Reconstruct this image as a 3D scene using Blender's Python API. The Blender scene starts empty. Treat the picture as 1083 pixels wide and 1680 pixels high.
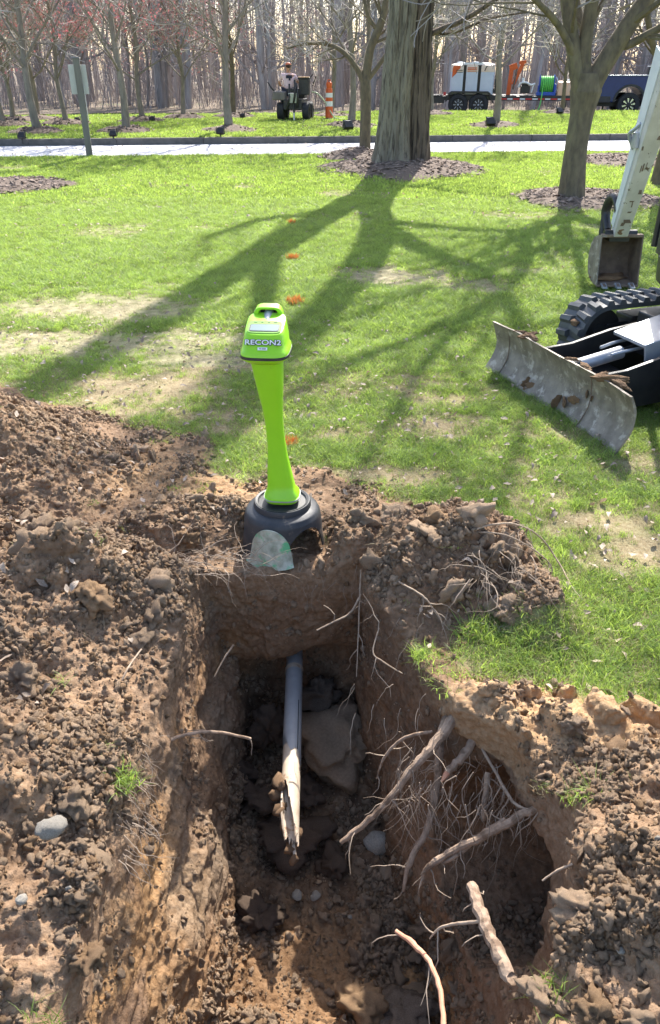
import bpy, math, random
import numpy as np
from mathutils import Vector, Matrix, Euler
C = bpy.context.scene
COL = C.collection
R = math.radians
PI = math.pi

# ------------------------------------------------------------------ camera, sky, sun, exposure
PITCH = R(30.0); CAMH = 1.6; FPX = 1262.0; PW, PH = 1083.0, 1680.0
cam = bpy.data.cameras.new('camera'); cam.sensor_fit = 'VERTICAL'
cam.angle_y = 2 * math.atan(PH / 2 / FPX)
cam.clip_start = 0.05; cam.clip_end = 2000
camo = bpy.data.objects.new('camera', cam); COL.objects.link(camo)
camo.location = (0, 0, CAMH); camo.rotation_euler = (R(90) - PITCH, 0, 0)
C.camera = camo
SUN_AZ = R(14.5); SUN_EL = R(45)     # azimuth from +Y towards +X
w = bpy.data.worlds.new('World'); C.world = w; w.use_nodes = True
nt = w.node_tree; bg = nt.nodes['Background']
sky = nt.nodes.new('ShaderNodeTexSky'); sky.sky_type = 'NISHITA'; sky.sun_disc = False
sky.sun_elevation = SUN_EL; sky.sun_rotation = SUN_AZ
sky.air_density = 1.0; sky.dust_density = 2.2; sky.ozone_density = 1.0
nt.links.new(sky.outputs[0], bg.inputs[0]); bg.inputs[1].default_value = 0.15
sl = bpy.data.lights.new('sun', 'SUN'); sl.energy = 4.6; sl.angle = R(0.53); sl.color = (1, .955, .88)
so = bpy.data.objects.new('sun', sl); COL.objects.link(so)
sdir = Vector((math.sin(SUN_AZ) * math.cos(SUN_EL), math.cos(SUN_AZ) * math.cos(SUN_EL), math.sin(SUN_EL)))
so.rotation_euler = sdir.to_track_quat('Z', 'Y').to_euler(); so.location = (3, 10, 12)
C.view_settings.view_transform = 'Standard'; C.view_settings.look = 'None'
C.view_settings.gamma = 1; C.view_settings.exposure = 1.38; C.view_settings.use_curve_mapping = False
C.render.engine = 'CYCLES'
C.cycles.max_bounces = 6; C.cycles.diffuse_bounces = 3; C.cycles.glossy_bounces = 2
C.cycles.transmission_bounces = 3; C.cycles.transparent_max_bounces = 6
C.cycles.use_denoising = True

# ------------------------------------------------------------------ pixel <-> world helpers (photo pixels, for measuring)
cp, sp = math.cos(PITCH), math.sin(PITCH)
def ray(px, py):
    v = (py - PH / 2) / FPX; u = (px - PW / 2) / FPX
    return np.array([u, cp - v * sp, -sp - v * cp])
def gp(px, py, z=0.0):
    d = ray(px, py); t = (z - CAMH) / d[2]
    return Vector((d[0] * t, d[1] * t, z))
def at(px, py, Y):
    d = ray(px, py); t = Y / d[1]
    return Vector((d[0] * t, Y, CAMH + d[2] * t))

# ------------------------------------------------------------------ noise (numpy value noise)
_T = np.random.RandomState(7).uniform(-1, 1, (64, 64, 64)).astype(np.float32)
def vn(x, y, z, f, s=0):
    x = np.asarray(x, dtype=np.float32) * f + 17.3 * s + 100; y = np.asarray(y, dtype=np.float32) * f + 9.1 * s + 100
    z = np.asarray(z, dtype=np.float32) * f + 5.7 * s + 100
    x, y, z = np.broadcast_arrays(x, y, z)
    xi = np.floor(x); yi = np.floor(y); zi = np.floor(z)
    fx = x - xi; fy = y - yi; fz = z - zi
    fx = fx * fx * (3 - 2 * fx); fy = fy * fy * (3 - 2 * fy); fz = fz * fz * (3 - 2 * fz)
    X = xi.astype(np.int32) & 63; Y = yi.astype(np.int32) & 63; Z = zi.astype(np.int32) & 63
    X1 = (X + 1) & 63; Y1 = (Y + 1) & 63; Z1 = (Z + 1) & 63
    a = _T[X, Y, Z] * (1 - fx) + _T[X1, Y, Z] * fx
    b = _T[X, Y1, Z] * (1 - fx) + _T[X1, Y1, Z] * fx
    c = _T[X, Y, Z1] * (1 - fx) + _T[X1, Y, Z1] * fx
    d = _T[X, Y1, Z1] * (1 - fx) + _T[X1, Y1, Z1] * fx
    a = a * (1 - fy) + b * fy; c = c * (1 - fy) + d * fy
    return a * (1 - fz) + c * fz
def fbm(x, y, z, f, o=3, s=0):
    r = 0; a = 1.0
    for k in range(o):
        r = r + a * vn(x, y, z, f, s + k); f *= 2.03; a *= .5
    return r
def sstep(a, b, x):
    t = np.clip((x - a) / (b - a), 0, 1); return t * t * (3 - 2 * t)

# ------------------------------------------------------------------ mesh builder and object helpers
class MB:
    def __init__(s): s.v = []; s.f = []
    def add(s, vs, fs):
        o = len(s.v); s.v.extend([tuple(map(float, v)) for v in vs]); s.f.extend([tuple(i + o for i in f) for f in fs]); return s
    def box(s, c, d, rot=None, taper=1.0, tapery=None):
        c = Vector(c); hx, hy, hz = d[0] / 2, d[1] / 2, d[2] / 2; ty = taper if tapery is None else tapery
        vs = [(-hx, -hy, -hz), (hx, -hy, -hz), (hx, hy, -hz), (-hx, hy, -hz),
              (-hx * taper, -hy * ty, hz), (hx * taper, -hy * ty, hz), (hx * taper, hy * ty, hz), (-hx * taper, hy * ty, hz)]
        M = Euler(rot).to_matrix() if rot is not None else Matrix.Identity(3)
        return s.add([M @ Vector(v) + c for v in vs], [(3, 2, 1, 0), (4, 5, 6, 7), (0, 1, 5, 4), (1, 2, 6, 5), (2, 3, 7, 6), (3, 0, 4, 7)])
    def tube(s, pts, rad, n=6, cap=True, sub=0):
        pts = [Vector(p) for p in pts]
        if not hasattr(rad, '__len__'): rad = [rad] * len(pts)
        rad = list(rad)
        if sub: pts, rad = smooth(pts, rad, sub)
        u = None; vs = []; N = len(pts)
        for i, p in enumerate(pts):
            t = (pts[min(i + 1, N - 1)] - pts[max(i - 1, 0)])
            if t.length < 1e-9: t = Vector((0, 0, 1))
            t.normalize()
            if u is None: u = t.orthogonal().normalized()
            else:
                u = u - t * u.dot(t)
                u = u.normalized() if u.length > 1e-6 else t.orthogonal().normalized()
            b = t.cross(u)
            for k in range(n):
                a = 2 * PI * k / n; vs.append(p + (u * math.cos(a) + b * math.sin(a)) * rad[i])
        fs = []
        for i in range(N - 1):
            for k in range(n):
                k2 = (k + 1) % n; fs.append((i * n + k, i * n + k2, (i + 1) * n + k2, (i + 1) * n + k))
        if cap: fs.append(tuple(range(n - 1, -1, -1))); fs.append(tuple((N - 1) * n + k for k in range(n)))
        return s.add(vs, fs)
    def lathe(s, prof, n=24, c=(0, 0, 0), axis='Z', a0=0, a1=2 * PI):
        c = Vector(c); full = abs(a1 - a0 - 2 * PI) < 1e-6; m = n if full else n + 1; vs = []
        for r, h in prof:
            for k in range(m):
                a = a0 + (a1 - a0) * k / n; x, y = r * math.cos(a), r * math.sin(a)
                v = {'Z': (x, y, h), 'Y': (x, h, y), 'X': (h, x, y)}[axis]; vs.append(Vector(v) + c)
        fs = []
        for i in range(len(prof) - 1):
            for k in range(n):
                k2 = (k + 1) % m; fs.append((i * m + k, i * m + k2, (i + 1) * m + k2, (i + 1) * m + k))
        return s.add(vs, fs)
    def loft(s, loops, cap=True):
        n = len(loops[0]); o = [v for l in loops for v in l]; fs = []
        for i in range(len(loops) - 1):
            for k in range(n):
                k2 = (k + 1) % n; fs.append((i * n + k, i * n + k2, (i + 1) * n + k2, (i + 1) * n + k))
        if cap: fs.append(tuple(range(n - 1, -1, -1))); fs.append(tuple((len(loops) - 1) * n + k for k in range(n)))
        return s.add(o, fs)
    def prism(s, prof, y0, y1, axis='Y'):      # outline (x,z) extruded along y (or other axis)
        if axis == 'Y': f = lambda p, q: (p[0], q, p[1])
        elif axis == 'X': f = lambda p, q: (q, p[0], p[1])
        else: f = lambda p, q: (p[0], p[1], q)
        n = len(prof); vs = [f(p, y0) for p in prof] + [f(p, y1) for p in prof]
        fs = [tuple(range(n)), tuple(range(2 * n - 1, n - 1, -1))] + [(k, k + n, (k + 1) % n + n, (k + 1) % n) for k in range(n)]
        return s.add(vs, fs)
    def xf(s, M):
        s.v = [tuple(M @ Vector(v)) for v in s.v]; return s
    def mesh(s, name, mt, smooth_=False, sharp=True):
        me = bpy.data.meshes.new(name); me.from_pydata(s.v, [], s.f)
        if mt: me.materials.append(mt)
        me.validate(); me.update()
        if smooth_:
            me.polygons.foreach_set('use_smooth', [True] * len(me.polygons))
            try: sharp and me.set_sharp_from_angle(angle=R(38))
            except Exception: pass
        return me
    def obj(s, name, mt, parent=None, sm=True, bev=0.0, seg=2):
        o = bpy.data.objects.new(name, s.mesh(name, mt, sm)); COL.objects.link(o)
        if parent is not None: o.parent = parent
        if bev:
            m = o.modifiers.new('b', 'BEVEL'); m.width = bev; m.segments = seg; m.limit_method = 'ANGLE'; m.angle_limit = R(40)
        return o
def smooth(pts, rad, k):
    out = []; ro = []; N = len(pts)
    for i in range(N - 1):
        p0 = pts[max(i - 1, 0)]; p1 = pts[i]; p2 = pts[i + 1]; p3 = pts[min(i + 2, N - 1)]
        for j in range(k):
            t = j / k; t2 = t * t; t3 = t2 * t
            out.append(.5 * ((2 * p1) + (p2 - p0) * t + (2 * p0 - 5 * p1 + 4 * p2 - p3) * t2 + (3 * p1 - p0 - 3 * p2 + p3) * t3))
            ro.append(rad[i] * (1 - t) + rad[i + 1] * t)
    out.append(pts[-1]); ro.append(rad[-1]); return out, ro
def tag(o, label=None, cat=None, group=None, kind=None):
    if label: o['label'] = label
    if cat: o['category'] = cat
    if group: o['group'] = group
    if kind: o['kind'] = kind
    return o
def thing(name, label, cat, loc=(0, 0, 0), rz=0.0, group=None):
    o = bpy.data.objects.new(name, None); COL.objects.link(o); o.location = loc; o.rotation_euler = (0, 0, rz)
    o.empty_display_size = .1
    return tag(o, label, cat, group)
def link(name, me, parent=None, loc=(0, 0, 0), rot=(0, 0, 0), scale=(1, 1, 1)):
    o = bpy.data.objects.new(name, me); COL.objects.link(o); o.location = loc; o.rotation_euler = rot; o.scale = scale
    if parent is not None: o.parent = parent
    return o
def sell(cx, cy, z, hx, hy, n=32, e=3.5, zf=None):     # superellipse loop
    out = []
    for k in range(n):
        a = 2 * PI * k / n; c_, s_ = math.cos(a), math.sin(a)
        x = cx + hx * math.copysign(abs(c_) ** (2 / e), c_); y = cy + hy * math.copysign(abs(s_) ** (2 / e), s_)
        out.append((x, y, z if zf is None else zf(x, y, z)))
    return out

# ------------------------------------------------------------------ materials
def pmat(name, c1, c2=None, scale=8, rough=.7, bump=0.0, bscale=40, metal=0.0, spec=.5, c3=None, c3scale=3, c3pos=.6, coat=0, transl=None, emis=None, stretch=None, rnd=0.0, attr=None, sheen=0, c3w=.06):
    m = bpy.data.materials.new(name); m.use_nodes = True; nt = m.node_tree; N = nt.nodes; L = nt.links
    b = N['Principled BSDF']; b.inputs['Roughness'].default_value = rough; b.inputs['Metallic'].default_value = metal
    b.inputs['Specular IOR Level'].default_value = spec; b.inputs['Coat Weight'].default_value = coat
    tc = N.new('ShaderNodeTexCoord'); vec = tc.outputs['Object']
    if stretch:
        mp = N.new('ShaderNodeMapping'); mp.inputs['Scale'].default_value = stretch; L.new(vec, mp.inputs[0]); vec = mp.outputs[0]
    def noise(sc, det=5, r=.6):
        n = N.new('ShaderNodeTexNoise'); n.inputs['Scale'].default_value = sc; n.inputs['Detail'].default_value = det; n.inputs['Roughness'].default_value = r
        L.new(vec, n.inputs['Vector']); return n.outputs['Fac']
    def mix(f, a, bb, bt='MIX'):
        x = N.new('ShaderNodeMix'); x.data_type = 'RGBA'; x.blend_type = bt
        for i, v in ((0, f), (6, a), (7, bb)):
            if isinstance(v, (int, float)): x.inputs[i].default_value = v
            elif isinstance(v, tuple): x.inputs[i].default_value = (*v[:3], 1)
            else: L.new(v, x.inputs[i])
        return x.outputs[2]
    def ramp(f, a, bb):
        r = N.new('ShaderNodeMapRange'); r.inputs[1].default_value = a; r.inputs[2].default_value = bb; L.new(f, r.inputs[0]); return r.outputs[0]
    col = c1
    if attr:
        at_ = N.new('ShaderNodeAttribute'); at_.attribute_name = attr; col = at_.outputs['Color']
        if c2: col = mix(ramp(noise(scale), .35, .65), col, mix(1.0, col, c2, 'MULTIPLY'))
    elif c2: col = mix(ramp(noise(scale), .35, .65), c1, c2)
    if c3: col = mix(ramp(noise(c3scale, 6, .65), c3pos, c3pos + c3w), col, c3)
    if rnd:
        oi = N.new('ShaderNodeObjectInfo'); rr = N.new('ShaderNodeMapRange'); L.new(oi.outputs['Random'], rr.inputs[0]); rr.inputs[3].default_value = 1 - rnd; rr.inputs[4].default_value = 1 + rnd
        cc = N.new('ShaderNodeCombineXYZ'); [L.new(rr.outputs[0], cc.inputs[i]) for i in range(3)]
        col = mix(1.0, col, cc.outputs[0], 'MULTIPLY')
    if isinstance(col, tuple): b.inputs['Base Color'].default_value = (*col, 1)
    else: L.new(col, b.inputs['Base Color'])
    if emis: b.inputs['Emission Color'].default_value = (*emis[0], 1); b.inputs['Emission Strength'].default_value = emis[1]
    if bump:
        bp = N.new('ShaderNodeBump'); bp.inputs['Strength'].default_value = 1; bp.inputs['Distance'].default_value = bump
        L.new(noise(bscale, 6, .65), bp.inputs['Height']); L.new(bp.outputs[0], b.inputs['Normal'])
    if transl:
        t = N.new('ShaderNodeBsdfTranslucent'); ms = N.new('ShaderNodeMixShader'); ms.inputs[0].default_value = transl[1]
        tcx = mix(1.0, col, transl[0], 'MULTIPLY'); L.new(tcx, t.inputs[0])
        L.new(b.outputs[0], ms.inputs[1]); L.new(t.outputs[0], ms.inputs[2]); L.new(ms.outputs[0], N['Material Output'].inputs[0])
    return m
M = {}
M['soil'] = pmat('soil', (1, 1, 1), (.68, .62, .56), 55, .95, .006, 120, spec=.15, attr='col')
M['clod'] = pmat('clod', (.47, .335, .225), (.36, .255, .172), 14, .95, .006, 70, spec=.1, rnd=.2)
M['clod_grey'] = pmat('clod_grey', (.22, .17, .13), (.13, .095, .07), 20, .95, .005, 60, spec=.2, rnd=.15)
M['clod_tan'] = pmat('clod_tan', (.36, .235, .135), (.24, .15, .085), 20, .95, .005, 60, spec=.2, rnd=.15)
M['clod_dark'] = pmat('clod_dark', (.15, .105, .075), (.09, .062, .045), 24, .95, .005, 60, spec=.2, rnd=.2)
M['stone'] = pmat('stone', (.50, .45, .375), (.33, .295, .245), 9, .85, .004, 90, rnd=.2)
M['lawn'] = pmat('lawn', (1, 1, 1), (.55, .6, .5), 14, .95, .012, 60, spec=.1, attr='col')
M['road'] = pmat('road', (.56, .55, .56), (.46, .45, .46), 3, .75, .003, 120, c3=(.62, .58, .58), c3scale=26, c3pos=.56)
M['asphalt'] = pmat('asphalt', (.09, .09, .095), (.07, .07, .075), 3, .85, .004, 90)
M['kerb'] = pmat('kerb', (.14, .13, .12), (.09, .085, .08), 6, .9, .003, 60)
M['litter'] = pmat('forest_floor', (.2, .145, .10), (.11, .085, .055), 1.5, .95, .02, 12, c3=(.11, .13, .05), c3scale=.4, c3pos=.58)
M['mulch'] = pmat('mulch', (.16, .115, .085), (.09, .065, .05), 25, .95, .012, 50)
M['chip'] = pmat('mulch_chip', (.27, .20, .155), (.17, .125, .10), 8, .9, rnd=.45)
M['blade'] = pmat('grass_blade', (.24, .335, .10), (.19, .28, .075), 3, .5, spec=.45, rnd=.4, transl=((1.75, 1.65, 1.0), .52))
M['straw'] = pmat('straw', (.46, .40, .25), (.3, .23, .12), 6, .8, rnd=.3, transl=((1, 1, .9), .25))
M['leaf'] = pmat('dead_leaf', (.48, .40, .32), (.26, .18, .12), 12, .7, rnd=.4, transl=((1, .9, .8), .2))
M['bark_big'] = pmat('bark_big', (.29, .25, .185), (.20, .17, .13), 12, .95, .03, 24, stretch=(1, 1, .11), c3=(.10, .08, .06), c3scale=30, c3pos=.50, c3w=.12)
M['bark_dark'] = pmat('bark_dark', (.18, .135, .10), (.11, .085, .06), 9, .95, .018, 20, stretch=(1, 1, .12), c3=(.05, .038, .03), c3scale=18, c3pos=.50, c3w=.10)
M['bark_olive'] = pmat('bark_olive', (.20, .16, .10), (.11, .088, .062), 14, .95, .008, 45, stretch=(1, 1, .4), c3=(.22, .19, .10), c3scale=5, c3pos=.55, c3w=.2)
M['bark_pale'] = pmat('bark_pale', (.27, .235, .19), (.17, .145, .12), 10, .9, .004, 40, stretch=(1, 1, .4))
M['twig_pale'] = pmat('twig_pale', (.48, .43, .38), (.34, .30, .27), 3, .8)
M['bark_wood'] = pmat('bark_wood', (.38, .34, .32), (.22, .195, .18), 5, .95, .01, 20, stretch=(1, 1, .2), rnd=.35)
M['twig_wood'] = pmat('twig_wood', (.38, .33, .31), (.26, .22, .21), 2, .9, rnd=.25)
M['bud'] = pmat('pink_bud', (.72, .28, .31), (.5, .2, .21), 2, .7, rnd=.2, transl=((1.2, .9, .9), .35))
M['root'] = pmat('root', (.38, .27, .19), (.22, .15, .10), 45, .9, .003, 110, c3=(.17, .11, .07), c3scale=22, c3pos=.53, c3w=.08)
M['root_pale'] = pmat('root_pale', (.46, .35, .25), (.28, .20, .14), 50, .9, .001, 150)
M['cut'] = pmat('cut_wood', (.62, .33, .2), (.5, .22, .13), 40, .7)
M['rootfine'] = pmat('fine_root', (.36, .28, .21), (.24, .18, .13), 30, .9)
M['lime'] = pmat('lime_plastic', (.30, .68, .012), (.28, .64, .012), 12, .38, .0004, 200, spec=.5, coat=.15, c3=(.20, .38, .05), c3scale=34, c3pos=.68, c3w=.12)
M['lime_light'] = pmat('lime_panel', (.24, .46, .1), None, rough=.6, spec=.15)
M['blackp'] = pmat('black_plastic', (.022, .022, .024), (.04, .038, .036), 30, .5, .0005, 200)
M['cup'] = pmat('stand_plastic', (.03, .032, .038), (.055, .055, .058), 14, .5, .0008, 60, spec=.35, c3=(.22, .17, .13), c3scale=11, c3pos=.58, c3w=.12)
M['cupclear'] = pmat('stand_tongue', (.52, .52, .42), (.26, .27, .20), 26, .4, .0006, 60, c3=(.12, .42, .2), c3scale=18, c3pos=.52, c3w=.1)
M['lcd'] = pmat('screen_glass', (.21, .285, .28), None, rough=.55, spec=.15)
M['alu'] = pmat('grey_rubber_grip', (.42, .43, .46), (.34, .35, .38), 20, .4, metal=.4)
M['white'] = pmat('white_paint', (.8, .8, .78), None, rough=.4)
M['pvc'] = pmat('grey_pvc', (.36, .365, .37), (.29, .295, .30), 14, .42, .0006, 300, c3=(.27, .23, .19), c3scale=9, c3pos=.66, c3w=.1)
M['pvc_pale'] = pmat('pale_pvc', (.56, .47, .36), (.47, .36, .26), 22, .6, .0006, 90, c3=(.30, .18, .10), c3scale=16, c3pos=.56, c3w=.08)
M['mud'] = pmat('mud', (.28, .17, .09), (.17, .10, .055), 40, .95, .004, 90)
M['steel'] = pmat('worn_steel', (.29, .245, .195), (.17, .14, .11), 13, .65, .0016, 60, metal=.15, c3=(.42, .37, .31), c3scale=17, c3pos=.54, c3w=.1)
M['rust'] = pmat('rusty_steel', (.23, .165, .12), (.14, .10, .075), 12, .8, .002, 60, c3=(.30, .26, .22), c3scale=10, c3pos=.6, c3w=.1)
M['exwhite'] = pmat('worn_white_paint', (.74, .76, .78), (.66, .68, .7), 6, .4, .0004, 90, c3=(.13, .095, .07), c3scale=13, c3pos=.72, c3w=.03)
M['exwhite_dirty'] = pmat('muddy_white_paint', (.62, .59, .54), (.52, .49, .44), 9, .55, .001, 90, c3=(.14, .10, .07), c3scale=15, c3pos=.63, c3w=.03)
M['rubber'] = pmat('track_rubber', (.055, .062, .072), (.085, .088, .09), 14, .55, .0012, 70, c3=(.2, .16, .12), c3scale=9, c3pos=.64, c3w=.12)
M['exblack'] = pmat('black_paint', (.018, .018, .020), (.03, .029, .028), 12, .4, .0006, 60, c3=(.1, .075, .055), c3scale=6, c3pos=.68, c3w=.08)
M['chrome'] = pmat('chrome', (.7, .72, .74), None, rough=.18, metal=1)
M['greysteel'] = pmat('silver_steel', (.5, .52, .56), (.42, .44, .47), 12, .35, .0004, 60, metal=.5)
M['orange'] = pmat('orange_paint', (.75, .13, .02), (.62, .1, .02), 9, .5)
M['orangemark'] = pmat('orange_marking_paint', (.7, .24, .06), (.5, .26, .07), 30, .7, transl=((1, 1, 1), .3))
M['tank'] = pmat('white_tank', (.62, .66, .74), (.56, .60, .68), 4, .35)
M['tanktop'] = pmat('pale_tank_top', (.80, .62, .48), (.76, .6, .46), 4, .4)
M['tanko'] = pmat('peach_tank', (.80, .45, .26), (.76, .5, .34), 6, .4)
M['blue'] = pmat('blue_paint', (.02, .10, .5), (.02, .08, .4), 6, .4)
M['hose'] = pmat('green_hose', (.16, .62, .10), (.12, .5, .09), 30, .5)
M['hosepale'] = pmat('pale_hose', (.55, .6, .38), None, rough=.5)
M['tyre'] = pmat('tyre_rubber', (.018, .018, .02), (.03, .03, .032), 20, .75)
M['navy'] = pmat('navy_paint', (.012, .03, .15), (.01, .024, .12), 6, .3, coat=.3, spec=.4)
M['navydirty'] = pmat('dusty_dark_trim', (.05, .045, .045), (.03, .028, .03), 5, .6)
M['glass'] = pmat('dark_glass', (.02, .024, .03), None, rough=.08, spec=.8)
M['amber'] = pmat('amber_lens', (.9, .35, .06), None, rough=.3, emis=((1, .35, .05), .8))
M['redrefl'] = pmat('red_reflector', (.6, .03, .03), None, rough=.4)
M['postgrey'] = pmat('grey_post', (.22, .20, .175), (.16, .145, .13), 9, .8, .002, 60, stretch=(1, 1, .2))
M['signback'] = pmat('sign_back', (.60, .58, .54), (.52, .50, .47), 5, .5, metal=.3)
M['fixture'] = pmat('dark_fixture', (.012, .011, .012), (.02, .018, .018), 20, .5)
M['lamp_glass'] = pmat('fixture_glass', (.05, .05, .055), None, rough=.1)
M['skin'] = pmat('skin', (.55, .3, .21), None, rough=.6)
M['hair'] = pmat('dark_hair', (.05, .03, .02), None, rough=.7)
M['shirt'] = pmat('pale_pink_shirt', (.85, .62, .66), (.8, .6, .62), 9, .8)
M['jeans'] = pmat('dark_trousers', (.03, .035, .06), None, rough=.9)
M['helmet'] = pmat('orange_hat', (.75, .2, .1), None, rough=.4)
M['conew'] = pmat('white_band', (.8, .78, .76), None, rough=.35)
M['ink'] = pmat('dark_ink', (.03, .035, .035), None, rough=.5)
# ------------------------------------------------------------------ ground shape
def g2(x, y, cx, cy, rx, ry, rot=0.0, p=1.0):
    c_, s_ = math.cos(R(rot)), math.sin(R(rot)); dx = x - cx; dy = y - cy
    u = (dx * c_ + dy * s_) / rx; v = (-dx * s_ + dy * c_) / ry
    return np.exp(-((u * u + v * v) ** p))
def lumps(x, y):      # heaps of dug soil
    h = 0.36 * g2(x, y, -2.05, 3.25, .72, .58, -25, 1.4)
    h = h + 0.11 * g2(x, y, -1.35, 2.85, .45, .40, 0, 1.3)
    h = np.maximum(h, 0.215 * g2(x, y, -.80, 2.12, .40, .24, -15, 1.6))
    h = np.maximum(h, 0.16 * g2(x, y, -1.5, 2.3, .7, .3, 0, 1.4))
    h = h + 0.24 * g2(x, y, -1.15, 1.35, .62, .75, 8, 2.0)
    h = np.maximum(h, 0.10 * g2(x, y, -.52, 2.62, .36, .18, 0, 1.5))
    h = np.maximum(h, 0.12 * g2(x, y, .115, 2.50, .13, .13, 0, 1.6))
    h = np.maximum(h, 0.225 * g2(x, y, .44, 2.36, .29, .27, -25, 1.8))
    h = np.maximum(h, 0.12 * g2(x, y, .68, 2.12, .13, .19, 10, 1.6))
    h = np.maximum(h, 0.05 * g2(x, y, .72, 1.56, .42, .14, -12, 1.8))
    h = np.maximum(h, 0.33 * g2(x, y, 1.0, .98, .52, .40, 20, 1.8))
    h = np.maximum(h, 0.06 * g2(x, y, .45, .74, .25, .14, 0, 1.6))
    return h * (1 - .95 * g2(x, y, -.19, 2.47, .20, .17, 0, 2))
POLY = [(-140, 610), (0, 632), (110, 680), (200, 690), (330, 730), (370, 800), (430, 765), (520, 770), (640, 800), (700, 838), (770, 838), (850, 900), (893, 950), (893, 1035),
        (800, 1008), (745, 1060), (740, 1110), (830, 1110), (900, 1150), (1083, 1185), (1500, 1210), (2600, 2400), (2600, 4200), (-1800, 4200), (-1400, 1500), (-900, 700)]
PW_ = [gp(a, b if b < 1700 else 1700) for a, b in POLY]
PW_[-5] = Vector((3, .3, 0)); PW_[-4] = Vector((3, -2, 0)); PW_[-3] = Vector((-4, -2, 0)); PW_[-2] = Vector((-4, 2, 0)); PW_[-1] = Vector((-3.2, 4.6, 0))
def inpoly(x, y, poly):
    r = np.zeros(x.shape, bool); n = len(poly); j = n - 1
    for i in range(n):
        xi, yi = poly[i][0], poly[i][1]; xj, yj = poly[j][0], poly[j][1]
        r ^= ((yi > y) != (yj > y)) & (x < (xj - xi) * (y - yi) / ((yj - yi) if abs(yj - yi) > 1e-9 else 1e-9) + xi); j = i
    return r
_gx = np.arange(-5, 4, .03); _gy = np.arange(-2.5, 7, .03)
_GX, _GY = np.meshgrid(_gx, _gy, indexing='ij')
_wx = _GX + .09 * vn(_GX, _GY, 0, 4, 1) + .04 * vn(_GX, _GY, 0, 13, 3); _wy = _GY + .09 * vn(_GX, _GY, 0, 4, 2) + .04 * vn(_GX, _GY, 0, 13, 4)
_D = inpoly(_wx, _wy, PW_).astype(np.float32)
for _ in range(3):
    for ax in (0, 1): _D = (_D + np.roll(_D, 1, ax) + np.roll(_D, -1, ax)) / 3
def dirtmask(x, y):
    i = np.clip(((np.asarray(x) + 5) / .03).astype(int), 0, len(_gx) - 1); j = np.clip(((np.asarray(y) + 2.5) / .03).astype(int), 0, len(_gy) - 1)
    return _D[i, j]
SPOTS = [(150, 505, .9, .45, .9), (60, 560, .9, .4, .8), (300, 560, .7, .4, .75), (230, 640, .5, .35, .7), (330, 590, .5, .3, .7), (650, 455, .42, .42, 1.0), (780, 470, .4, .25, .42), (840, 465, .3, .2, .45),
         (560, 690, .3, .2, .35), (680, 700, .35, .15, .45), (860, 720, .3, .12, .4), (1000, 850, .26, .12, .62), (1060, 910, .2, .13, .62), (930, 820, .25, .12, .42), (640, 780, .25, .1, .6), (350, 690, .3, .2, .6),
         (300, 780, .2, .12, .5), (1050, 760, .2, .2, .6), (480, 640, .4, .3, .35), (900, 640, .4, .15, .5), (720, 640, .4, .2, .3)]
SPW = [(gp(a, b), c, d, e) for a, b, c, d, e in SPOTS]
def baremask(x, y):
    r = np.zeros(np.shape(x), np.float32)
    for p, a, b, s in SPW: r = np.maximum(r, s * g2(x, y, p.x, p.y, a, b, 0, 1.5))
    n = fbm(x, y, 0, 2.2, 3, 5)
    r = np.clip(r * 1.1 + (n * .40 + .34 * fbm(x, y, 0, 9, 2, 6)) * (r > .03), 0, 1)
    thin = np.clip((fbm(x, y, 0, 1.1, 4, 9) - .35) * 1.2, 0, .55) * (np.asarray(y) < 16)
    return np.maximum(r, thin)
def hbase(x, y):
    far = sstep(6, 14, np.hypot(x, y))
    d = np.hypot(np.asarray(x) - 1.15, np.asarray(y) - 14.6)
    rt_ = sstep(-1.6, -.2, np.asarray(y) - (17.62 + .112 * np.asarray(x)))
    return .045 * rt_ + (1 - rt_) * (.02 * vn(x, y, 0, 1.3, 11) * (1 - far) + .05 * vn(x, y, 0, .12, 12) * far + .14 * np.exp(-(d / 1.6) ** 2))
def hgt(x, y):
    x = np.asarray(x, dtype=np.float32); y = np.asarray(y, dtype=np.float32)
    L = lumps(x, y); D = dirtmask(x, y)
    n = L * .30 * fbm(x, y, 0, 4.5, 3, 21) + D * (.018 * fbm(x, y, 0, 7, 3, 24))
    # cleat prints in the flat clay shelf
    sh = g2(x, y, .78, 1.55, .45, .16, -8, 2.5); u = (x + .35 * y) * 2 * PI / .125
    cl = sh * (.045 * sstep(-.2, .5, np.sin(u + 1.2 * vn(x, y, 0, 5, 3))) * (np.sin((y - .1 * x) * 2 * PI / .16) > -.3) - .012)
    return hbase(x, y) + L + n + cl
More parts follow.
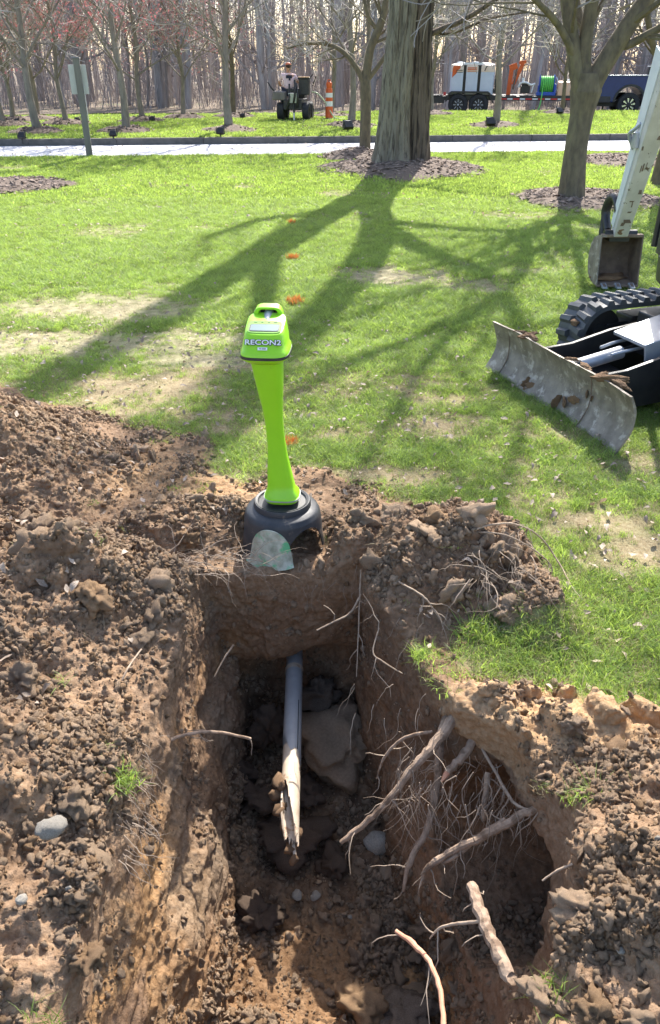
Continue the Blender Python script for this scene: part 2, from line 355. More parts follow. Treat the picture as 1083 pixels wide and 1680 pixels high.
# the trench: left, right, back walls and floor, as functions of position
def trench(x, y, z):
    t = np.clip(-z / .85, -0.3, 1.1)
    XL = -.475 + .10 * t + .045 * (t > .46) * 1.0 * sstep(.44, .56, t) - .05 * sstep(1.9, 1.2, y) * (1 - t) + .02 * np.sin(y * 5 + 1)
    XR0 = np.interp(y, [.2, .8, 1.0, 1.25, 1.5, 1.62, 1.75, 2.0, 2.2, 2.4], [.36, .40, .52, .60, .52, .39, .335, .23, .15, .12])
    XR1 = np.interp(y, [.2, .9, 1.2, 1.6, 1.8, 2.0, 2.3], [.44, .38, .345, .25, .20, .17, .13])
    s = sstep(0, 1, np.clip(t, 0, 1)); XR = XR0 * (1 - s) + XR1 * s
    YB = 2.36 + .03 * np.sin(x * 6) + .05 * t + .06 * sstep(.45, .6, t)
    ZF = -.86 + .05 * g2(x, y, .1, 2.2, .3, .3) + .04 * sstep(1.45, 1.1, y) + .05 * vn(x, y, 0, 5, 33)
    r = np.minimum(np.minimum(x - XL, XR - x), np.minimum(YB - y, (z - ZF)))
    # undercuts: hollow round the pipe mouth, and the root hollow beneath the clay shelf
    def ell(cx, cy, cz, a, b, c): return (1 - np.sqrt(((x - cx) / a) ** 2 + ((y - cy) / b) ** 2 + ((z - cz) / c) ** 2)) * min(a, b, c)
    r = np.maximum(r, ell(-.11, 2.40, -.57, .27, .17, .15))
    r = np.maximum(r, ell(.50, 1.40, -.37, .32, .28, .25))
    return r
VX = .0125
X0, X1, Y0, Y1, Z0, Z1 = -2.7, 2.3, .1, 4.6, -1.1, .72
def make_ground():
    xs = np.arange(X0, X1, VX, dtype=np.float32); ys = np.arange(Y0, Y1, VX, dtype=np.float32); zs = np.arange(Z0, Z1, VX, dtype=np.float32)
    GX, GY = np.meshgrid(xs, ys, indexing='ij'); H = hgt(GX, GY)
    f = zs[None, None, :] - H[:, :, None]
    # trench only inside its neighbourhood
    i0, i1 = np.searchsorted(xs, [-.8, 1.0]); j1 = np.searchsorted(ys, 2.75); k1 = np.searchsorted(zs, .45)
    sx = xs[i0:i1, None, None]; sy = ys[None, :j1, None]; sz = zs[None, None, :k1]
    T = trench(sx, sy, sz).astype(np.float32)
    f[i0:i1, :j1, :k1] = np.maximum(f[i0:i1, :j1, :k1], T)
    m = np.abs(f) < .10; I, J, K = np.nonzero(m); x = xs[I]; y = ys[J]; z = zs[K]
    D = dirtmask(x, y); D = np.maximum(D, (z < -.12) * 1.0)
    wall = sstep(-.02, -.12, z)
    heap = sstep(.03, .12, z)
    n = .026 * fbm(x, y, z, 5, 2, 41) * (1 + .5 * heap) * (1 - .7 * wall * (x < -.25))
    n += .015 * vn(x, y, z, 14, 44) * (1 + 1.0 * heap) * (1 - .6 * wall * (x < -.25))
    n += .014 * np.abs(vn(x, y, z, 24, 45)) * (.3 + heap) * 1.7
    # bucket-tooth striations along the left wall (run along the trench) and blocky rubble on the floor
    left = (x < -.25) * wall
    n += left * (.020 * vn(x * 0, y * .5, z, 17, 46) + .008 * vn(x * 6, y * 1.5, z * 6, 6, 47))
    fl = sstep(-.70, -.78, z)
    n += fl * .03 * np.abs(vn(x, y, z, 11, 48))
    f[I, J, K] -= (n * D).astype(np.float32)
    import openvdb as vdb
    g = vdb.FloatGrid(1.0); g.copyFromArray(f, tolerance=0); P, Q = g.convertToQuads(isovalue=0.0)
    P = P.astype(np.float32) * VX + np.array([X0, Y0, Z0], np.float32)
    inn = (P[:, 0] > X0 + 2 * VX) & (P[:, 0] < X1 - 2 * VX) & (P[:, 1] > Y0 + 2 * VX) & (P[:, 1] < Y1 - 2 * VX) & (P[:, 2] > Z0 + 3 * VX)
    Q = Q[inn[Q].all(1)]
    def subdivide(P, Q, sel):
        q = Q[sel]; rest = Q[~sel]; nP = len(P)
        E_ = np.sort(np.concatenate([q[:, [0, 1]], q[:, [1, 2]], q[:, [2, 3]], q[:, [3, 0]]]), axis=1).astype(np.int64)
        key = E_[:, 0] * nP + E_[:, 1]; uk, inv = np.unique(key, return_inverse=True)
        em = (P[uk // nP] + P[uk % nP]) / 2; fc = P[q].mean(1); n_ = len(q)
        e = inv.reshape(4, n_) + nP; c = np.arange(n_) + nP + len(uk)
        # smooth the dual surface a little through face centres
        newq = np.concatenate([np.stack([q[:, k], e[k], c, e[k - 1]], 1) for k in range(4)])
        P2 = np.concatenate([P, em, fc]); return P2, rest, newq, nP
    ctr = P[Q].mean(1)
    Dc = dirtmask(ctr[:, 0], ctr[:, 1]); dist = np.hypot(ctr[:, 0], ctr[:, 1])
    vis = (np.abs(ctr[:, 0]) < .43 * (ctr[:, 1] * .87 + .8 - ctr[:, 2] * .5) + .62)
    sel = vis & ((Dc > .3) | (ctr[:, 2] < -.1)) & (ctr[:, 1] > .55) & (ctr[:, 1] < 3.9)
    P, rest, newq, nP = subdivide(P, Q, sel)
    # vertex normals
    Qa = np.concatenate([rest, newq])
    fn = np.cross(P[Qa[:, 2]] - P[Qa[:, 0]], P[Qa[:, 3]] - P[Qa[:, 1]])
    vnm = np.zeros_like(P)
    for k in range(4): np.add.at(vnm, Qa[:, k], fn)
    vnm /= np.linalg.norm(vnm, axis=1, keepdims=True) + 1e-9
    s = np.sign((vnm[:, 2] * (P[:, 2] > -.02)).sum()); vnm *= s
    if s < 0: Qa = Qa[:, ::-1]
    fine = np.zeros(len(P), np.float32); fine[newq.ravel()] = 1; fine[rest.ravel()] = 0
    x, y, z = P.T
    D = np.maximum(dirtmask(x, y), (z < -.1))
    heapy = sstep(-.02, .10, z - hbase(x, y))
    wall = (z < -.1) * 1.0
    a = vn(x, y, z, 45, 51); b = vn(x, y, z, 95, 52); c = np.abs(vn(x, y, z, 60, 53))
    left = (x < -.25) * wall; flo = sstep(-.68, -.76, z)
    disp = .0045 * a + .003 * b + (.0085 * (c - .35)) * (.35 + heapy + .5 * flo + .45 * sstep(0, .3, vn(x, y, z, 3, 57)))
    disp += left * .004 * vn(x, y * .12, z, 70, 54)
    P = P + vnm * (disp * fine * D)[:, None]
    # soil colour (albedo) by layer and dampness
    topd = np.array([.175, .12, .082]); dry = np.array([.29, .205, .14]); sub = np.array([.46, .285, .135]); damp = np.array([.15, .103, .07]); grey = np.array([.24, .20, .155]); wallc = np.array([.25, .168, .112])
    def mx(A, B, t): return A * (1 - t[:, None]) + B * t[:, None]
    n1 = fbm(x, y, z, 3.5, 4, 61); n2 = fbm(x, y, z, 16, 3, 62); n3 = fbm(x, y, z, 1.5, 2, 63)
    col = mx(np.tile(dry, (len(P), 1)), np.tile(topd, (len(P), 1)), sstep(-.15, .75, n1 + .35 * n2))
    col = mx(col, np.tile(np.array([.35, .25, .165]), (len(P), 1)), sstep(.1, .9, n2 + .5 * n3) * .5)
    w_ = sstep(-.05, -.14, z)
    wc = mx(np.tile(wallc, (len(P), 1)), np.tile(damp * 1.15, (len(P), 1)), sstep(-.4, .6, n1))
    strat = sstep(-.25, .45, vn(x * .3, y * .3, z, 9, 66) + .35 * n2) * sstep(-.26, -.38, x + .06 * n2)
    wc = mx(wc, np.tile(sub, (len(P), 1)), strat * (.32 + .35 * sstep(-.42, -.47, x)))
    wc = mx(wc, np.tile(grey, (len(P), 1)), sstep(.2, .7, vn(x, y, z, 4, 68)) * .5 * sstep(-.24, -.36, x))
    wc = mx(wc, np.tile(np.array([.27, .175, .11]), (len(P), 1)), sstep(.0, .5, n2) * .55 * (x > -.2))
    col = mx(col, wc, w_)
    fl = sstep(-.64, -.76, z)
    fc = mx(np.tile(damp, (len(P), 1)), np.tile(np.array([.22, .155, .105]), (len(P), 1)), sstep(-.3, .6, n2))
    fc = mx(fc, np.tile(np.array([.40, .24, .12]), (len(P), 1)), sstep(1.62, 1.35, y + .15 * n1) * (.35 + .65 * sstep(-.5, .3, n1)))
    col = mx(col, fc, fl)
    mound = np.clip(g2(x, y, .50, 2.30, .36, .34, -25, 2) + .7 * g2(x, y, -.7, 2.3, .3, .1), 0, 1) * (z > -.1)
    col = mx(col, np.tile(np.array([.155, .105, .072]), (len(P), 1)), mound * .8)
    shelf = g2(x, y, .78, 1.55, .5, .18, -8, 2) * (z > -.1)
    col = mx(col, np.tile(np.array([.46, .32, .19]), (len(P), 1)), shelf * .85)
    col = mx(col, np.tile(np.array([.43, .29, .165]), (len(P), 1)), .7 * g2(x, y, -.62, 3.15, .45, .38, 0, 2) * (z > -.1))
    gs = np.array([.23, .23, .10]); st = np.array([.34, .28, .17]); bare = baremask(x, y)
    gc = mx(np.tile(gs, (len(P), 1)), np.tile(st, (len(P), 1)), np.clip(bare * 1.1 + .25 * n2, 0, 1))
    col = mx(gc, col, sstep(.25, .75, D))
    col = np.where((D > .5)[:, None], col * np.array([1.10, 1.05, .99]), col)
    me = bpy.data.meshes.new('ground')
    nv, nf = len(P), len(Qa)
    me.vertices.add(nv); me.vertices.foreach_set('co', P.astype(np.float32).ravel())
    me.loops.add(nf * 4); me.loops.foreach_set('vertex_index', Qa.astype(np.int32).ravel())
    me.polygons.add(nf); me.polygons.foreach_set('loop_start', np.arange(0, nf * 4, 4, dtype=np.int32))
    try: me.polygons.foreach_set('loop_total', np.full(nf, 4, dtype=np.int32))
    except Exception: pass
    me.update(calc_edges=True)
    me.polygons.foreach_set('use_smooth', np.ones(nf, bool))
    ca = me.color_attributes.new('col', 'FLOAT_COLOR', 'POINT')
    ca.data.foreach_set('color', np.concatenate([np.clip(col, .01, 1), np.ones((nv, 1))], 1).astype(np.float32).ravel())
    me.materials.append(M['soil'])
    o = bpy.data.objects.new('ground', me); COL.objects.link(o); o['kind'] = 'structure'
    print('ground faces', nf, 'subdivided', len(newq))
    # points for loose crumbs: random faces of the dirt
    keep = newq
    fnn = np.cross(P[keep[:, 2]] - P[keep[:, 0]], P[keep[:, 3]] - P[keep[:, 1]]) * s
    up = fnn[:, 2] / (np.linalg.norm(fnn, axis=1) + 1e-12)
    return P[keep].mean(1), up
# surface query by height (open ground only)
def hz(x, y): return float(hgt(np.array([x]), np.array([y]))[0])

# ------------------------------------------------------------------ scattering (for what nobody could count): points carrying rotation, scale, index
PROTO = {}
def protos(key, meshes):
    c = bpy.data.collections.new(key)
    for i, me in enumerate(meshes):
        o = bpy.data.objects.new('%s_%02d' % (key, i), me); c.objects.link(o)
    PROTO[key] = c; return c
def scatter(name, pts, rot, scl, idx, key, mat_note=None, kind='stuff'):
    me = bpy.data.meshes.new(name); n = len(pts); me.vertices.add(n); me.vertices.foreach_set('co', np.asarray(pts, np.float32).ravel())
    a = me.attributes.new('rot', 'FLOAT_VECTOR', 'POINT'); a.data.foreach_set('vector', np.asarray(rot, np.float32).ravel())
    if np.ndim(scl) == 1: scl = np.repeat(np.asarray(scl)[:, None], 3, 1)
    a = me.attributes.new('scl', 'FLOAT_VECTOR', 'POINT'); a.data.foreach_set('vector', np.asarray(scl, np.float32).ravel())
    a = me.attributes.new('idx', 'INT', 'POINT'); a.data.foreach_set('value', np.asarray(idx, np.int32))
    o = bpy.data.objects.new(name, me); COL.objects.link(o); o['kind'] = kind
    ng = bpy.data.node_groups.new(name, 'GeometryNodeTree')
    ng.interface.new_socket('Geometry', in_out='INPUT', socket_type='NodeSocketGeometry'); ng.interface.new_socket('Geometry', in_out='OUTPUT', socket_type='NodeSocketGeometry')
    N, L = ng.nodes, ng.links
    gi = N.new('NodeGroupInput'); go = N.new('NodeGroupOutput'); ip = N.new('GeometryNodeInstanceOnPoints'); ci = N.new('GeometryNodeCollectionInfo')
    ci.inputs[0].default_value = PROTO[key]; ci.inputs[1].default_value = True; ci.inputs[2].default_value = True
    def na(nm, ty):
        x = N.new('GeometryNodeInputNamedAttribute'); x.data_type = ty; x.inputs[0].default_value = nm
        return next(s_ for s_ in x.outputs if s_.enabled and s_.name == 'Attribute')
    L.new(gi.outputs[0], ip.inputs['Points']); L.new(ci.outputs[0], ip.inputs['Instance']); ip.inputs['Pick Instance'].default_value = True
    L.new(na('idx', 'INT'), ip.inputs['Instance Index']); L.new(na('rot', 'FLOAT_VECTOR'), ip.inputs['Rotation']); L.new(na('scl', 'FLOAT_VECTOR'), ip.inputs['Scale'])
    L.new(ip.outputs[0], go.inputs[0])
    m = o.modifiers.new('scatter', 'NODES'); m.node_group = ng
    return o
rs = np.random.RandomState(3)
def ico(sub):
    import bmesh
    bm = bmesh.new(); bmesh.ops.create_icosphere(bm, subdivisions=sub, radius=1)
    v = np.array([x.co[:] for x in bm.verts]); f = [[q.index for q in p.verts] for p in bm.faces]; bm.free(); return v, f
def rockmesh(name, mt, seed, sub=2, amp=.35, f=1.3, flat=1.0, sm=False, sx=1.0, sy=1.0, hf=0.0):
    v, fc = ico(sub); d = 1 + amp * fbm(v[:, 0] + seed * 3.1, v[:, 1], v[:, 2], f, 3, seed)
    if hf: d = d + hf * fbm(v[:, 0], v[:, 1] + seed, v[:, 2], 6, 3, seed + 1)
    v = v * d[:, None] * np.array([sx, sy, flat]); mb = MB(); mb.add(v, fc); return mb.mesh(name, mt, sm, False)

CR_P, CR_UP = make_ground()
# crumbs of loose soil
protos('soil_crumb', [rockmesh('soil_crumb', M['clod'], s_, 2, .7, 1.9, sm=True, sx=1.25, flat=.8, hf=.3) for s_ in range(5)] + [rockmesh('soil_crumb', M['clod_tan'], 9 + s_, 2, .6, 1.9, sm=True, hf=.3) for s_ in range(2)] + [rockmesh('pebble', M['stone'], 20, 1, .15, 1.2, .7, True)])
def crumbs():
    z = CR_P[:, 2]; x = CR_P[:, 0]; y = CR_P[:, 1]
    w_ = np.where(CR_UP > .55, 1.0, np.where(CR_UP > .2, .35, .03))
    heap = sstep(0, .12, z - hbase(x, y)); fl = (z < -.65)
    w_ = w_ * (.25 + 1.0 * heap + .5 * fl) * (1 - .93 * g2(x, y, .78, 1.55, .5, .18, -8, 2.5)) * (.12 + 1.5 * sstep(-.1, .5, fbm(x, y, z, 5, 3, 71)))
    w_ /= w_.sum(); n = 165000; ii = rs.choice(len(w_), n, p=w_)
    p = CR_P[ii]; sc = .0016 + .0032 * rs.pareto(2.3, n).clip(0, 3.0) * .9
    idx = rs.choice(8, n, p=[.15, .15, .15, .15, .15, .11, .138, .002]); 
    p = p + np.stack([0 * sc, 0 * sc, sc * .35], 1)
    scatter('soil_crumbs', p, rs.uniform(0, 6.28, (n, 3)), np.stack([sc * rs.uniform(.8, 1.3, n), sc, sc * rs.uniform(.7, 1, n)], 1), idx, 'soil_crumb')
crumbs()
protos('soil_lump', [rockmesh('soil_lump', M['clod'], 300 + s_, 3, .75, 1.5, .7, True, 1, 1, .28) for s_ in range(6)])
def lumps_():
    z = CR_P[:, 2]; x = CR_P[:, 0]; y = CR_P[:, 1]; heap = sstep(.0, .12, z - hbase(x, y)); fl = (z < -.68)
    w_ = np.where(CR_UP > .3, 1.0, .05) * (.2 + heap + .7 * fl) * (1 - g2(x, y, .78, 1.55, .5, .19, -8, 2.5)) * (.1 + 1.5 * sstep(-.2, .5, fbm(x, y, z, 3, 2, 75))) * (1 - g2(x, y, -.19, 2.5, .22, .2, 0, 3)); w_ /= w_.sum(); n = 850
    ii = rs.choice(len(w_), n, p=w_); sc = .010 + .014 * rs.pareto(2.6, n).clip(0, 2.2); p = CR_P[ii] + np.stack([0 * sc, 0 * sc, sc * .15], 1)
    scatter('soil_lumps', p, rs.uniform(0, 6.28, (n, 3)), np.stack([sc * rs.uniform(.8, 1.4, n), sc, sc * rs.uniform(.6, 1, n)], 1), rs.randint(0, 6, n), 'soil_lump')
lumps_()

# ------------------------------------------------------------------ outer lawn sheet with a hole for the dug ground, road, kerb, far path, woodland floor
def roadn(x): return 17.62 + .112 * x       # near edge of the pale road
def roadf(x): return 20.25 + .112 * x       # kerb line
def farn(x): return 31.7 + .2 * np.minimum(x, 0) + .02 * np.maximum(x, 0)          # near edge of the far drive
def farf(x): return 37.2 + .2 * np.minimum(x, 0) + .02 * np.maximum(x, 0)
def grid_sheet(name, xs, ys, zf, mt, colf=None, skip=None):
    X, Y = np.meshgrid(xs, ys, indexing='ij'); Z = zf(X, Y); nx, ny = X.shape
    P = np.stack([X.ravel(), Y.ravel(), Z.ravel()], 1); i = np.arange(nx * ny).reshape(nx, ny)
    Q = np.stack([i[:-1, :-1].ravel(), i[1:, :-1].ravel(), i[1:, 1:].ravel(), i[:-1, 1:].ravel()], 1)
    if skip is not None: Q = Q[~skip(P[Q].mean(1))]
    me = bpy.data.meshes.new(name); me.from_pydata(P.tolist(), [], Q.tolist()); me.materials.append(mt)
    me.polygons.foreach_set('use_smooth', np.ones(len(Q), bool))
    if colf is not None:
        c = colf(P[:, 0], P[:, 1]); ca = me.color_attributes.new('col', 'FLOAT_COLOR', 'POINT')
        ca.data.foreach_set('color', np.concatenate([c, np.ones((len(P), 1))], 1).astype(np.float32).ravel())
    o = bpy.data.objects.new(name, me); COL.objects.link(o); return tag(o, kind='structure')
def lawncol(x, y):
    n = fbm(x, y, 0, .9, 4, 81); b = baremask(x, y); near = dirtmask(x, y) * (np.abs(x) < 4.5) * (y < 6.5)
    g = np.array([.25, .29, .11]); s_ = np.array([.40, .34, .22]); d = np.array([.2, .14, .09])
    t = np.clip(b + .15 * n, 0, 1)[:, None]; c = g * (1 - t) + s_ * t
    return c * (1 - near[:, None]) + d * near[:, None]
def outerz(x, y):
    z = hbase(x, y)
    inside = (x > X0 - .02) & (x < X1 + .02) & (y < Y1 + .02) & (y > Y0)
    near = (np.abs(x) < 3.4) & (y < 5.2)
    z = z + np.where(near, lumps(x, y) * .95 + .0, 0)
    tr = sstep(-.1, .05, np.minimum(np.minimum(x + .5, .42 - x), .4 - y)) * (y > -1.2)
    return z - tr * .8
def steps(a, b, n, pw=1.0): return a + (b - a) * np.linspace(0, 1, n) ** pw
lx = np.concatenate([np.arange(-60, -8, 1.5), np.arange(-8, -2.7, .25), [-2.66], np.arange(-2.55, 2.2, .1), [2.26], np.arange(2.5, 8, .25), np.arange(8, 61, 1.5)])
ly = np.concatenate([np.arange(-6, -1, .5), np.arange(-1, .1, .1), [.14], np.arange(.2, 4.5, .1), [4.56], np.arange(4.7, 9, .2), np.arange(9, 18.5, .4)])
o = grid_sheet('near_lawn', lx, ly, outerz, M['lawn'], lawncol, lambda c: ((c[:, 0] > -2.66) & (c[:, 0] < 2.26) & (c[:, 1] < 4.56) & (c[:, 1] > .14)) | (c[:, 1] > roadn(c[:, 0]) + .6))
def strip(name, fa, fb, x0, x1, n, z, mt, ny=6, zf=None, colf=None):
    xs = np.linspace(x0, x1, n); P = []; 
    for x in xs:
        for k in range(ny + 1):
            y = fa(x) + (fb(x) - fa(x)) * k / ny; P.append((x, y, z if zf is None else zf(x, y)))
    f = [(i * (ny + 1) + k, (i + 1) * (ny + 1) + k, (i + 1) * (ny + 1) + k + 1, i * (ny + 1) + k + 1) for i in range(n - 1) for k in range(ny)]
    mb = MB(); mb.add(P, f); o = mb.obj(name, mt, None, True)
    if colf is not None:
        Pa = np.array(P); c = colf(Pa[:, 0], Pa[:, 1]); ca = o.data.color_attributes.new('col', 'FLOAT_COLOR', 'POINT')
        ca.data.foreach_set('color', np.concatenate([c, np.ones((len(Pa), 1))], 1).astype(np.float32).ravel())
    return tag(o, kind='structure')
strip('road', roadn, lambda x: roadf(x) - .001, -70, 70, 60, .03 + .055, M['road'], 4, lambda x, y: .05)
def farz(x, y): return .20 + .05 * float(vn(np.array([x]), np.array([y]), 0, .15, 91)[0]) + .04 * math.exp(-((y - (roadf(x) + farn(x)) / 2) / 4.0) ** 2)
strip('far_lawn', lambda x: roadf(x) + .14, lambda x: farn(x) + .05, -70, 70, 141, .2, M['lawn'], 24, lambda x, y: farz(x, y), lambda x, y: np.tile(np.array([.28, .31, .11]), (len(x), 1)) * (1 + .15 * fbm(x, y, 0, .8, 3, 5))[:, None])
strip('far_drive', lambda x: farn(x), farf, -70, 70, 41, -.04, M['asphalt'], 3)
kb = MB(); xs_ = np.linspace(-70, 70, 72)
for a, b in zip(xs_[:-1], xs_[1:]):
    for (fn_, z0, z1, wd) in ((roadf, .0, .19, .15), (farn, .0, .20, .12)):
        o_ = [(a, fn_(a), z0), (b - .012, fn_(b), z0), (b - .012, fn_(b), z1), (a, fn_(a), z1), (a, fn_(a) + wd, z0), (b - .012, fn_(b) + wd, z0), (b - .012, fn_(b) + wd, z1), (a, fn_(a) + wd, z1)]
        kb.add(o_, [(0, 1, 2, 3), (3, 2, 6, 7), (4, 7, 6, 5), (0, 3, 7, 4), (1, 5, 6, 2)])
tag(kb.obj('kerb', M['kerb'], None, False), kind='structure')
def ffz(x, y): return -.02 + .06 * float(vn(np.array([x]), np.array([y]), 0, .1, 93)[0]) + .004 * max(0, y - 50)
strip('woodland_floor', farf, lambda x: 190, -190, 190, 91, .1, M['litter'], 40, ffz)
b_ = MB(); b_.add([(-900, -300, -.35), (900, -300, -.35), (900, 1200, -.35), (-900, 1200, -.35)], [(0, 1, 2, 3)])
gb = bpy.data.objects.new('terrain', b_.mesh('terrain', M['litter'])); COL.objects.link(gb); gb['kind'] = 'structure'
# carve: terrain sheet lies lower than the trench would reach
gb.location.z = -1.2

# ------------------------------------------------------------------ grass
def tuft(name, mt, n, h, wd, spread, seed, seg=3, lean=.5):
    r = random.Random(seed); mb = MB()
    for _ in range(n):
        a = r.uniform(0, 2 * PI); rr = spread * math.sqrt(r.random()); bx, by = rr * math.cos(a), rr * math.sin(a)
        a2 = r.uniform(0, 2 * PI); ln = lean * r.uniform(.2, 1.1); hh = h * r.uniform(.55, 1.1); wv = wd * r.uniform(.7, 1.2); wa = r.uniform(0, 2 * PI)
        vs = []; 
        for k in range(seg + 1):
            t = k / seg; cx = bx + math.cos(a2) * ln * hh * t * t; cy = by + math.sin(a2) * ln * hh * t * t; cz = hh * (t - .25 * ln * t * t) - .004
            ww = wv / 2 * (1 - t ** 1.6) if k < seg else 0
            if k < seg: vs += [(cx - math.cos(wa) * ww, cy - math.sin(wa) * ww, cz), (cx + math.cos(wa) * ww, cy + math.sin(wa) * ww, cz)]
            else: vs.append((cx, cy, cz))
        fs = [(2 * k, 2 * k + 1, 2 * k + 3, 2 * k + 2) for k in range(seg - 1)] + [(2 * seg - 2, 2 * seg - 1, 2 * seg)]
        mb.add(vs, fs)
    return mb.mesh(name, mt, True)
protos('grass_tuft', [tuft('grass_tuft', M['blade'], 16, .062, .0042, .038, i, 3, 1.1) for i in range(4)] + [tuft('straw_tuft', M['straw'], 12, .035, .0035, .05, 20 + i, 2, 1.8) for i in range(2)])
protos('far_tuft', [tuft('grass_tuft', M['blade'], 22, .06, .011, .10, 40 + i, 2, .9) for i in range(3)] + [tuft('straw_tuft', M['straw'], 12, .03, .011, .10, 60, 2, 1.6)])
def area_pts(n, x0f, y0, y1, pw=1.0):
    y = y0 + (y1 - y0) * rs.rand(n) ** pw; x = rs.uniform(-1, 1, n) * x0f(y); return x, y
def blocked(x, y):
    r = (y > roadn(x) - .02) & (y < roadf(x) + .16)
    for (tx, ty, rr) in MULCH: r |= ((x - tx) ** 2 + ((y - ty) * 1.0) ** 2 < (rr * (.85 + .3 * vn(x, y, 0, 3, 99))) ** 2)
    return r
TR = {}
def base(px, py, z=.05):
    p = gp(px, py, z); return p.x, p.y
def base_far(px, py): return base(px, py, .24)
T1 = (1.10, 14.45); T2 = base(938, 325); T3 = base(599, 252); 
LAWN_TREES = [(59, 214), (205, 213), (377, 213), (578, 206), (811, 205), (21, 197), (107, 202), (233, 198), (303, 193), (385, 191), (5, 204), (708, 187), (920, 186), (62, 194), (1130, 205), (-70, 214), (545, 190)]
LT = [base_far(a, b) for a, b in LAWN_TREES]
MULCH = [(T1[0] + .15, T1[1] + .1, 1.5), (T2[0] + .25, T2[1] + .1, 1.1), (T3[0] - .1, T3[1] - .6, .9)] + [(x, y, .75) for x, y in LT] + [(*base(15, 300), 1.0), (*base(1040, 262), 1.2)]
def grass():
    # near zone
    for nm, n, xf, y0, y1, key, nI, nS, hmul in (('grass_near', 52000, lambda y: .48 * y + .6, 1.2, 5.5, 'grass_tuft', 4, 2, .85), ('grass_mid', 60000, lambda y: .46 * y + .6, 5.3, 11.5, 'grass_tuft', 4, 2, 1.25),
                                  ('grass_far', 42000, lambda y: .46 * y + 1, 11.0, 18.6, 'far_tuft', 3, 1, 1.0), ('grass_beyond_road', 52000, lambda y: .47 * y + 2, 18.4, 32.8, 'far_tuft', 3, 1, 1.35)):
        x, y = area_pts(n, xf, y0, y1)
        keep = ~blocked(x, y) & (y < farn(x) - .05)
        d = dirtmask(x, y) * ((y < 6.9) & (np.abs(x) < 4.5)); b = baremask(x, y)
        keep &= rs.rand(n) > np.clip(d * 1.25, 0, 1) * .992
        patch = fbm(x, y, 0, .7, 3, 101); 
        keep &= rs.rand(n) > np.clip(b * .75, 0, .9)
        keep &= (trench(x, y, np.zeros_like(x) - .0) < -.03) | (y > 2.5)
        x, y = x[keep], y[keep]; n = len(x); b = b[keep]; patch = patch[keep]; d = d[keep]
        z = np.where(y > roadf(x), .0, hgt(x, y))
        if y0 > 18:
            z = .20 + .05 * vn(x, y, 0, .15, 91) + .04 * np.exp(-((y - (roadf(x) + farn(x)) / 2) / 4.0) ** 2)
            z = np.where(y < roadn(x) + .5, hbase(x, y), z)
        straw = rs.rand(n) < np.clip(.10 + .14 * (y < 3.2) + b * .8 + .16 * (patch > .25), 0, .9)
        idx = np.where(straw, nI + rs.randint(0, nS, n), rs.randint(0, nI, n))
        sc = rs.uniform(.55, 1.15, n) * hmul * (1 - .45 * b) * (1 + .22 * patch) * np.where(y < 2.9, .85, 1)
        sz = sc * np.where(y < 2.9, 1.05, .8) * rs.uniform(.8, 1.15, n) * (1 - .5 * d)
        rot = np.stack([rs.uniform(-.2, .2, n), rs.uniform(-.2, .2, n), rs.uniform(0, 6.28, n)], 1)
        scatter(nm, np.stack([x, y, z], 1), rot, np.stack([sc, sc, sz], 1), idx, key)
grass()
# fallen leaves and bits of litter
def leafmesh(seed, mt=None):
    r = random.Random(seed); mb = MB(); n = 4; vs = []
    for i in range(n + 1):
        t = i / n; wv = .5 * math.sin(PI * min(1, t * .92 + .06)) * r.uniform(.7, 1); c = .25 * math.sin(t * 3 + seed)
        vs += [(t - .5, -wv * .6, c + .22 * wv), (t - .5, 0, c), (t - .5, wv * .6, c + .22 * wv * r.uniform(.2, 2))]
    fs = []
    for i in range(n): fs += [(3 * i, 3 * i + 3, 3 * i + 4, 3 * i + 1), (3 * i + 1, 3 * i + 4, 3 * i + 5, 3 * i + 2)]
    mb.add(vs, fs); return mb.mesh('dead_leaf', mt or M['leaf'], True)
protos('leaf_bit', [leafmesh(i) for i in range(4)])
def leaves():
    x1, y1 = area_pts(2600, lambda y: .46 * y + .5, 1.4, 5.5); x2, y2 = area_pts(3200, lambda y: .46 * y + .5, 5, 17); x3, y3 = area_pts(1800, lambda y: .46 * y + 1, 17, 32)
    x = np.concatenate([x1, x2, x3]); y = np.concatenate([y1, y2, y3]); n = len(x)
    b = baremask(x, y); keep = (rs.rand(n) < .42 + b * 1.2) | (y > 17)
    keep &= (trench(x, y, np.zeros_like(x)) < -.05) | (y > 2.5)
    x, y, b = x[keep], y[keep], b[keep]; n = len(x)
    z = np.where(y > roadf(x), .26 + .04 * np.exp(-((y - (roadf(x) + farn(x)) / 2) / 4.0) ** 2), np.where(y > roadn(x), .056, hgt(x, y) + .022))
    s_ = rs.uniform(.014, .042, n) * (1 + .5 * (y > 9))
    scatter('fallen_leaves', np.stack([x, y, z], 1), np.stack([rs.uniform(-.6, .6, n), rs.uniform(-.6, .6, n), rs.uniform(0, 6.28, n)], 1), s_, rs.randint(0, 4, n), 'leaf_bit')
leaves()
